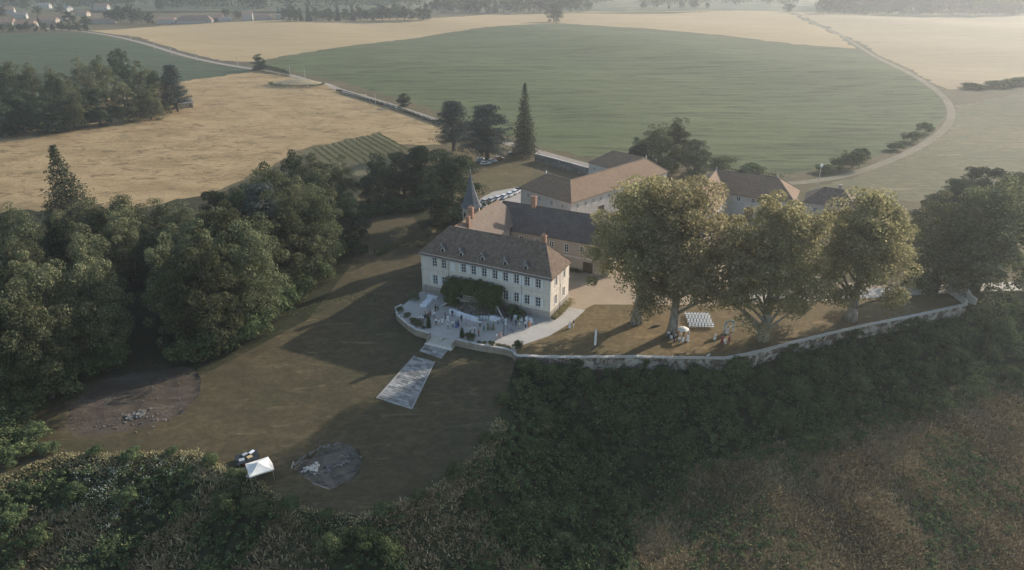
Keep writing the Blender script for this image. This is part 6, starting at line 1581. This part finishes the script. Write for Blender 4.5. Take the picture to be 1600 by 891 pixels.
PEOPLE = [ # foot px, facing, pose, top, bottom, hair, dress, label
 (656.5,503,.4,'drink','white','navy','brown',None,"person in white shirt and navy trousers nearest the far terrace wall"),
 (661,504,2.6,'stand','white','black','black',None,"person in white top and black trousers in the group by the slim cypress"),
 (665,501,3.5,'drink','navy','navy','brown',None,"person in full navy suit in the group by the slim cypress"),
 (668.5,497,1.2,'stand','pink','pink','fair','short',"person in short pink dress before the pale tables"),
 (672.5,495,2.0,'drink','red','red','brown','short',"person in short red dress before the pale tables"),
 (676,493,4.2,'stand','white','white','fair','long',"person in long white dress before the pale tables"),
 (681,487,.9,'stand','black','black','black',None,"person in black suit closest to the pale tables"),
 (684.5,485.5,4.1,'drink','grey','black','grey',None,"person in grey jacket facing the black suit"),
 (667,507,5.5,'stand','white','white','brown','long',"person in long white dress right beside the slim cypress"),
 (681.5,508,.5,'drink','white','black','brown',None,"person in white shirt and black trousers, wood side of a trio"),
 (686,509.5,2.2,'stand','white','beige','fair',None,"person in white top and beige trousers, middle of a trio"),
 (691,507,3.9,'drink','white','white','black','short',"person in short white dress at the house side of a trio"),
 (707,495.5,3.0,'stand','black','navy','black',None,"person in dark clothes serving at the buffet end"),
 (707.5,512,1.0,'drink','white','navy','brown',None,"person in white shirt and navy trousers beside blue dresses"),
 (713,512,2.6,'stand','blue','blue','black','long',"person in long bright blue dress"),
 (716,510,4.4,'drink','navy','navy','brown','long',"person in long navy dress beside the bright blue one"),
 (735,521,1.2,'stand','white','black','black',None,"person in white shirt and black trousers, wood side of a facing pair"),
 (741.5,520,5.0,'drink','white','black','brown',None,"person in white shirt and black trousers, house side of a facing pair"),
 (762.5,515.5,.8,'stand','olive','olive','brown','long',"person in long olive dress, wood side of a close trio"),
 (767,516.5,2.2,'drink','grey','olive','black',None,"person in grey jacket between two long dresses"),
 (771,515.5,4.0,'stand','olive','beige','fair','long',"person in long olive dress, house side of a close trio"),
 (787,511,.6,'drink','teal','grey','brown',None,"person in teal jacket near the stairs"),
 (793,514.5,1.8,'stand','grey','grey','grey',None,"person in plain grey suit near the stairs"),
 (796.5,516,3.0,'drink','lilac','lilac','fair','long',"person in long lilac dress near the stairs"),
 (800.5,518,4.5,'stand','grey','grey','black','long',"person in long grey dress nearest the sunlit gravel"),
 (799,504.5,3.2,'stand','black','black','brown',None,"person in black suit at the foot of the stairs"),
 (821,512.5,.9,'drink','white','black','black',None,"person in white top and black trousers beside an orange dress"),
 (827,512.5,4.0,'stand','orange','orange','brown','short',"person in short orange dress near the house corner"),
 (776,531,2.0,'drink','white','beige','black',None,"person in white and beige near the terrace wall shrubs"),
 (782,529,3.6,'stand','pink','pink','brown','short',"person in short pink dress near the terrace wall shrubs"),
 (787,524,4.6,'stand','black','black','black',None,"person in black at the edge of the sunlight"),
 (890,513,.5,'stand','white','white','fair','long',"person in long white dress walking on the sunlit path"),
 (896,511.5,.9,'stand','black','white','black',None,"person in black jacket and white trousers on the sunlit path"),
 (585,398,3.8,'stand','black','black','black',None,"person in black alone on the grass beside the wood"),
 (659,500,1.9,'stand','white','white','fair','short',"person in short white dress at the far wall, behind the white shirt"),
 (663.5,498,4.6,'drink','beige','black','brown',None,"person in beige jacket at the far end of the terrace"),
 (670,500,5.2,'stand','white','navy','black',None,"person in white shirt in front of the pink dress"),
 (679,497,.4,'drink','white','grey','grey',None,"person in white shirt and grey trousers behind the first trio"),
 (696,499,2.1,'stand','navy','black','brown',None,"person in navy jacket walking towards the buffet"),
 (700,503,3.3,'stand','white','white','fair','long',"person in long white dress walking towards the buffet"),
 (721,503.5,3.4,'drink','black','black','black',None,"waiter in black at the middle of the buffet"),
 (728,508,1.4,'stand','lilac','lilac','brown','short',"person in short lilac dress before the buffet"),
 (750,511,2.9,'stand','white','black','black',None,"waiter in white shirt at the house end of the buffet"),
 (756,519,.7,'drink','teal','teal','fair','short',"person in short teal dress between the pair and the trio"),
 (778,507,3.1,'stand','white','black','brown',None,"person in white shirt behind the bar table"),
 (790,507.5,5.8,'stand','white','white','fair','long',"person in long white dress at the foot of the stairs"),
 (806,510,2.4,'drink','navy','navy','grey',None,"person in navy suit beside the cocktail tables"),
 (812,513.5,4.9,'stand','white','beige','fair',None,"person in white blouse at the edge of the shade by the cocktail tables"),
 (748,526,1.1,'stand','red','black','brown',None,"person in red top alone near the middle of the terrace"),
 (700,514,5.1,'drink','white','black','black',None,"person in white shirt beside the blue dresses, nearer the steps"),
]
for (bx, by, f, pose, top, bot, hair, dress, lab) in PEOPLE:
    x, y, z = W(bx, by); person((x, y, z+.004), f, pose, top, bot, hair, lab, GT if bx < 880 and by > 420 else None, dress, .96 + .07*((bx*7.7) % 1))
CERE = [(1044,528,2.5,'stand','white','navy','brown',None,"guest in white top and navy trousers closest to the plane trunk"),(1048.5,531,3.0,'sit','white','black','black',None,"seated guest in white shirt beside the plane trunk"),(1053,535.5,.3,'stand','navy','navy','brown',None,"guest in navy suit at the front of the seated group"),
 (1057.5,533,1.0,'stand','black','black','black',None,"guest in black suit in the seated group"),(1061,537,.1,'stand','white','grey','fair',None,"guest in white shirt and grey trousers, front of the seated group"),(1066.5,537,.2,'drink','white','white','brown','short',"guest in short white dress, front of the seated group"),
 (1074,533.5,5.6,'stand','white','white','black','long',"guest in long white dress at the open side of the seated group"),(1076,526.5,4.8,'drink','white','beige','fair',None,"guest in white top and beige trousers near the chairs"),(1068,527,3.9,'stand','black','black','brown',None,"guest in black suit behind the white dresses"),
 (1063,524,3.2,'sit','pink','pink','fair',None,"seated guest in pink under the parasol"),(1056,527,2.8,'sit','red','black','brown',None,"seated guest in red top between trunk and parasol"),(1052,529.5,1.6,'drink','grey','black','grey',None,"guest in grey jacket at the shaded side of the seated group"),
 (1116.5,531,.8,'stand','white','white','fair','long',"figure in long white dress alone between chairs and altar"),(1128,536,5.9,'stand','red','red','brown','long',"guest in long dark red dress, wood side of the altar pair"),(1138.5,536,.4,'stand','red','black','black','short',"guest in short dark red dress, gate side of the altar pair"),
 (1132,537,.2,'sit','white','white','fair',None,"seated guest in white between two dark red dresses"),(1142,531,1.0,'drink','beige','beige','brown',None,"guest in beige suit beside the altar"),(1130,526,2.9,'stand','grey','grey','grey',None,"guest in grey suit behind the dark red dresses"),
 (1136,522,3.3,'stand','white','white','black','long',"guest in long white dress under the flower arch"),(1140,518,4.1,'drink','white','grey','brown',None,"guest in white shirt behind the flower arch"),(1182.5,528,1.9,'stand','white','grey','grey',None,"guest in white and grey alone beside the leaning plane trunk")]
for (bx, by, f, pose, top, bot, hair, dress, lab) in CERE:
    x, y, z = W(bx, by); person((x, y, z+.004), f, pose, top, bot, hair, lab, GC, dress, .96 + .07*((bx*7.7) % 1))
    if pose == 'sit': chair(x, y, z+.002, f + math.pi*0, lab.replace("seated guest", "white chair under the guest").replace("person", "chair"), "chairs under seated guests")
def parasol():
    x, y, z = W(1066,528); t = empty("parasol", (x, y, z), .3, "cream parasol over the seated group by the plane trunk", "parasol")
    MB().tube([(0,0,-.1),(0,0,2.5)], .03, 6).build("pole", M['wood'], t); MB().lathe([(1.25,2.05),(1.22,2.1),(.6,2.42),(.03,2.58)], 8).build("canopy", M['canvas'], t); MB().lathe([(.3,0),(.28,.1),(.05,.14)], 10).build("base", M['iron'], t)
parasol()
def arch():
    x, y, z = W(1138,520); t = empty("flower_arch", (x, y, z), .25, "white flower-covered ceremony arch with draped cloth", "arch"); r = np.random.default_rng(90)
    pts = [(-1.1,0,0),(-1.1,0,2.1),(-.8,0,2.6),(0,0,2.85),(.8,0,2.6),(1.1,0,2.1),(1.1,0,0)]
    MB().tube(pts, .05, 6).build("frame", M['white'], t)
    c = []
    for a, b in zip(pts[:-1], pts[1:]):
        for q in np.linspace(0, 1, 8): c.append(np.array(a)*(1-q)+np.array(b)*q)
    V, col = leaves(r, np.array(c), np.full(len(c), .26), 40, .16, 1, .1, .6); obj("flowers", foliage_mesh("flowers", V, col, leaf_mat('white_blossom', (.5,.5,.46), (.7,.69,.66), (.25,.3,.18), .2, .02)), t)
    for s in (-1, 1): MB().add([(s*1.08,-.05,2.3),(s*.5,-.08,2.55),(s*.75,-.12,1.2),(s*.95,-.1,.15),(s*1.25,-.02,.12),(s*1.12,.02,1.3)], [(0,1,2,5),(5,2,3,4)]).build("drape", M['linen'], t)
arch()
def log():
    x, y, z = W(1024,511); t = empty("fallen_log", (x, y, z), .4, "short brown log lying between the first two plane trunks", "log"); MB().tube([(-1.1,0,.2),(-.3,.06,.22),(.5,-.03,.2),(1.2,.05,.19)], [.2,.22,.19,.16], 9).build("trunk_wood", M['bark'], t); MB().tube([(.2,0,.3),(.5,.3,.55)], [.07,.03], 5).build("branch_stub", M['bark'], t)
log()
def dog():
    x, y = WALL[4] + (WALL[5]-WALL[4])*.7; z = .33
    V = [(-.28,0,.42),(0,0,.44),(.24,0,.47),(.36,0,.60),(.46,0,.66),(.58,0,.62),(-.45,0,.55)]; E_ = [(0,1),(1,2),(2,3),(3,4),(4,5),(0,6)]; Rd = [.11,.12,.13,.08,.085,.04,.02]
    for bx in ((0,-.28),(2,.24)):
        for s in (-1, 1):
            i = len(V); hind = bx[0] == 0
            V += [(bx[1]+(-.02 if hind else 0), s*.09, .30), (bx[1]-(.07 if hind else -.01), s*.09, .16), (bx[1]-(.04 if hind else 0), s*.09, .03), (bx[1]+.05, s*.09, .02)]; Rd += [.06,.035,.025,.028]; E_ += [(bx[0],i),(i,i+1),(i+1,i+2),(i+2,i+3)]
    for s in (-1, 1): V.append((.43,s*.07,.76)); Rd.append(.025); E_.append((4,len(V)-1))
    me = bpy.data.meshes.new("c"); me.from_pydata(V, E_, []); o = bpy.data.objects.new("c", me); C.objects.link(o); o.modifiers.new("s", 'SKIN')
    for i, sv in enumerate(me.skin_vertices[0].data): sv.radius = (Rd[i], Rd[i]); sv.use_root = (i == 1)
    o.modifiers.new("b", 'SUBSURF').levels = 1
    out = bpy.data.meshes.new_from_object(o.evaluated_get(bpy.context.evaluated_depsgraph_get())); bpy.data.objects.remove(o); out.materials.clear(); out.materials.append(simple('white_fur', (.68,.66,.62), .9, .1))
    for p in out.polygons: p.use_smooth = True
    out.name = "dog"; d = obj("dog", out, None, (x, y+.6, zat(x, y+.6)), .5); tag(d, "small white dog standing at the lawn edge above the long wall", "dog")
dog()
# ------------------------------------------------------------------ the hazy evening air
def make_haze():
    t = NT("haze")
    pv = t.n("ShaderNodeVolumePrincipled")
    pv.inputs["Color"].default_value = (.88,.92,.96,1); pv.inputs["Density"].default_value = HAZE_DENSITY
    pv.inputs["Anisotropy"].default_value = .5
    t.l(pv.outputs[0], t.out.inputs["Volume"])
    m = MB().box(-9500, 9500, -2600, 9800, ZLOW-1.5, ZTOP)
    tag(m.build("haze", t.m), "thin pale evening haze over the whole valley", "haze", kind="stuff")

ZLOW, ZTOP = -38.0, 84.0
make_haze()
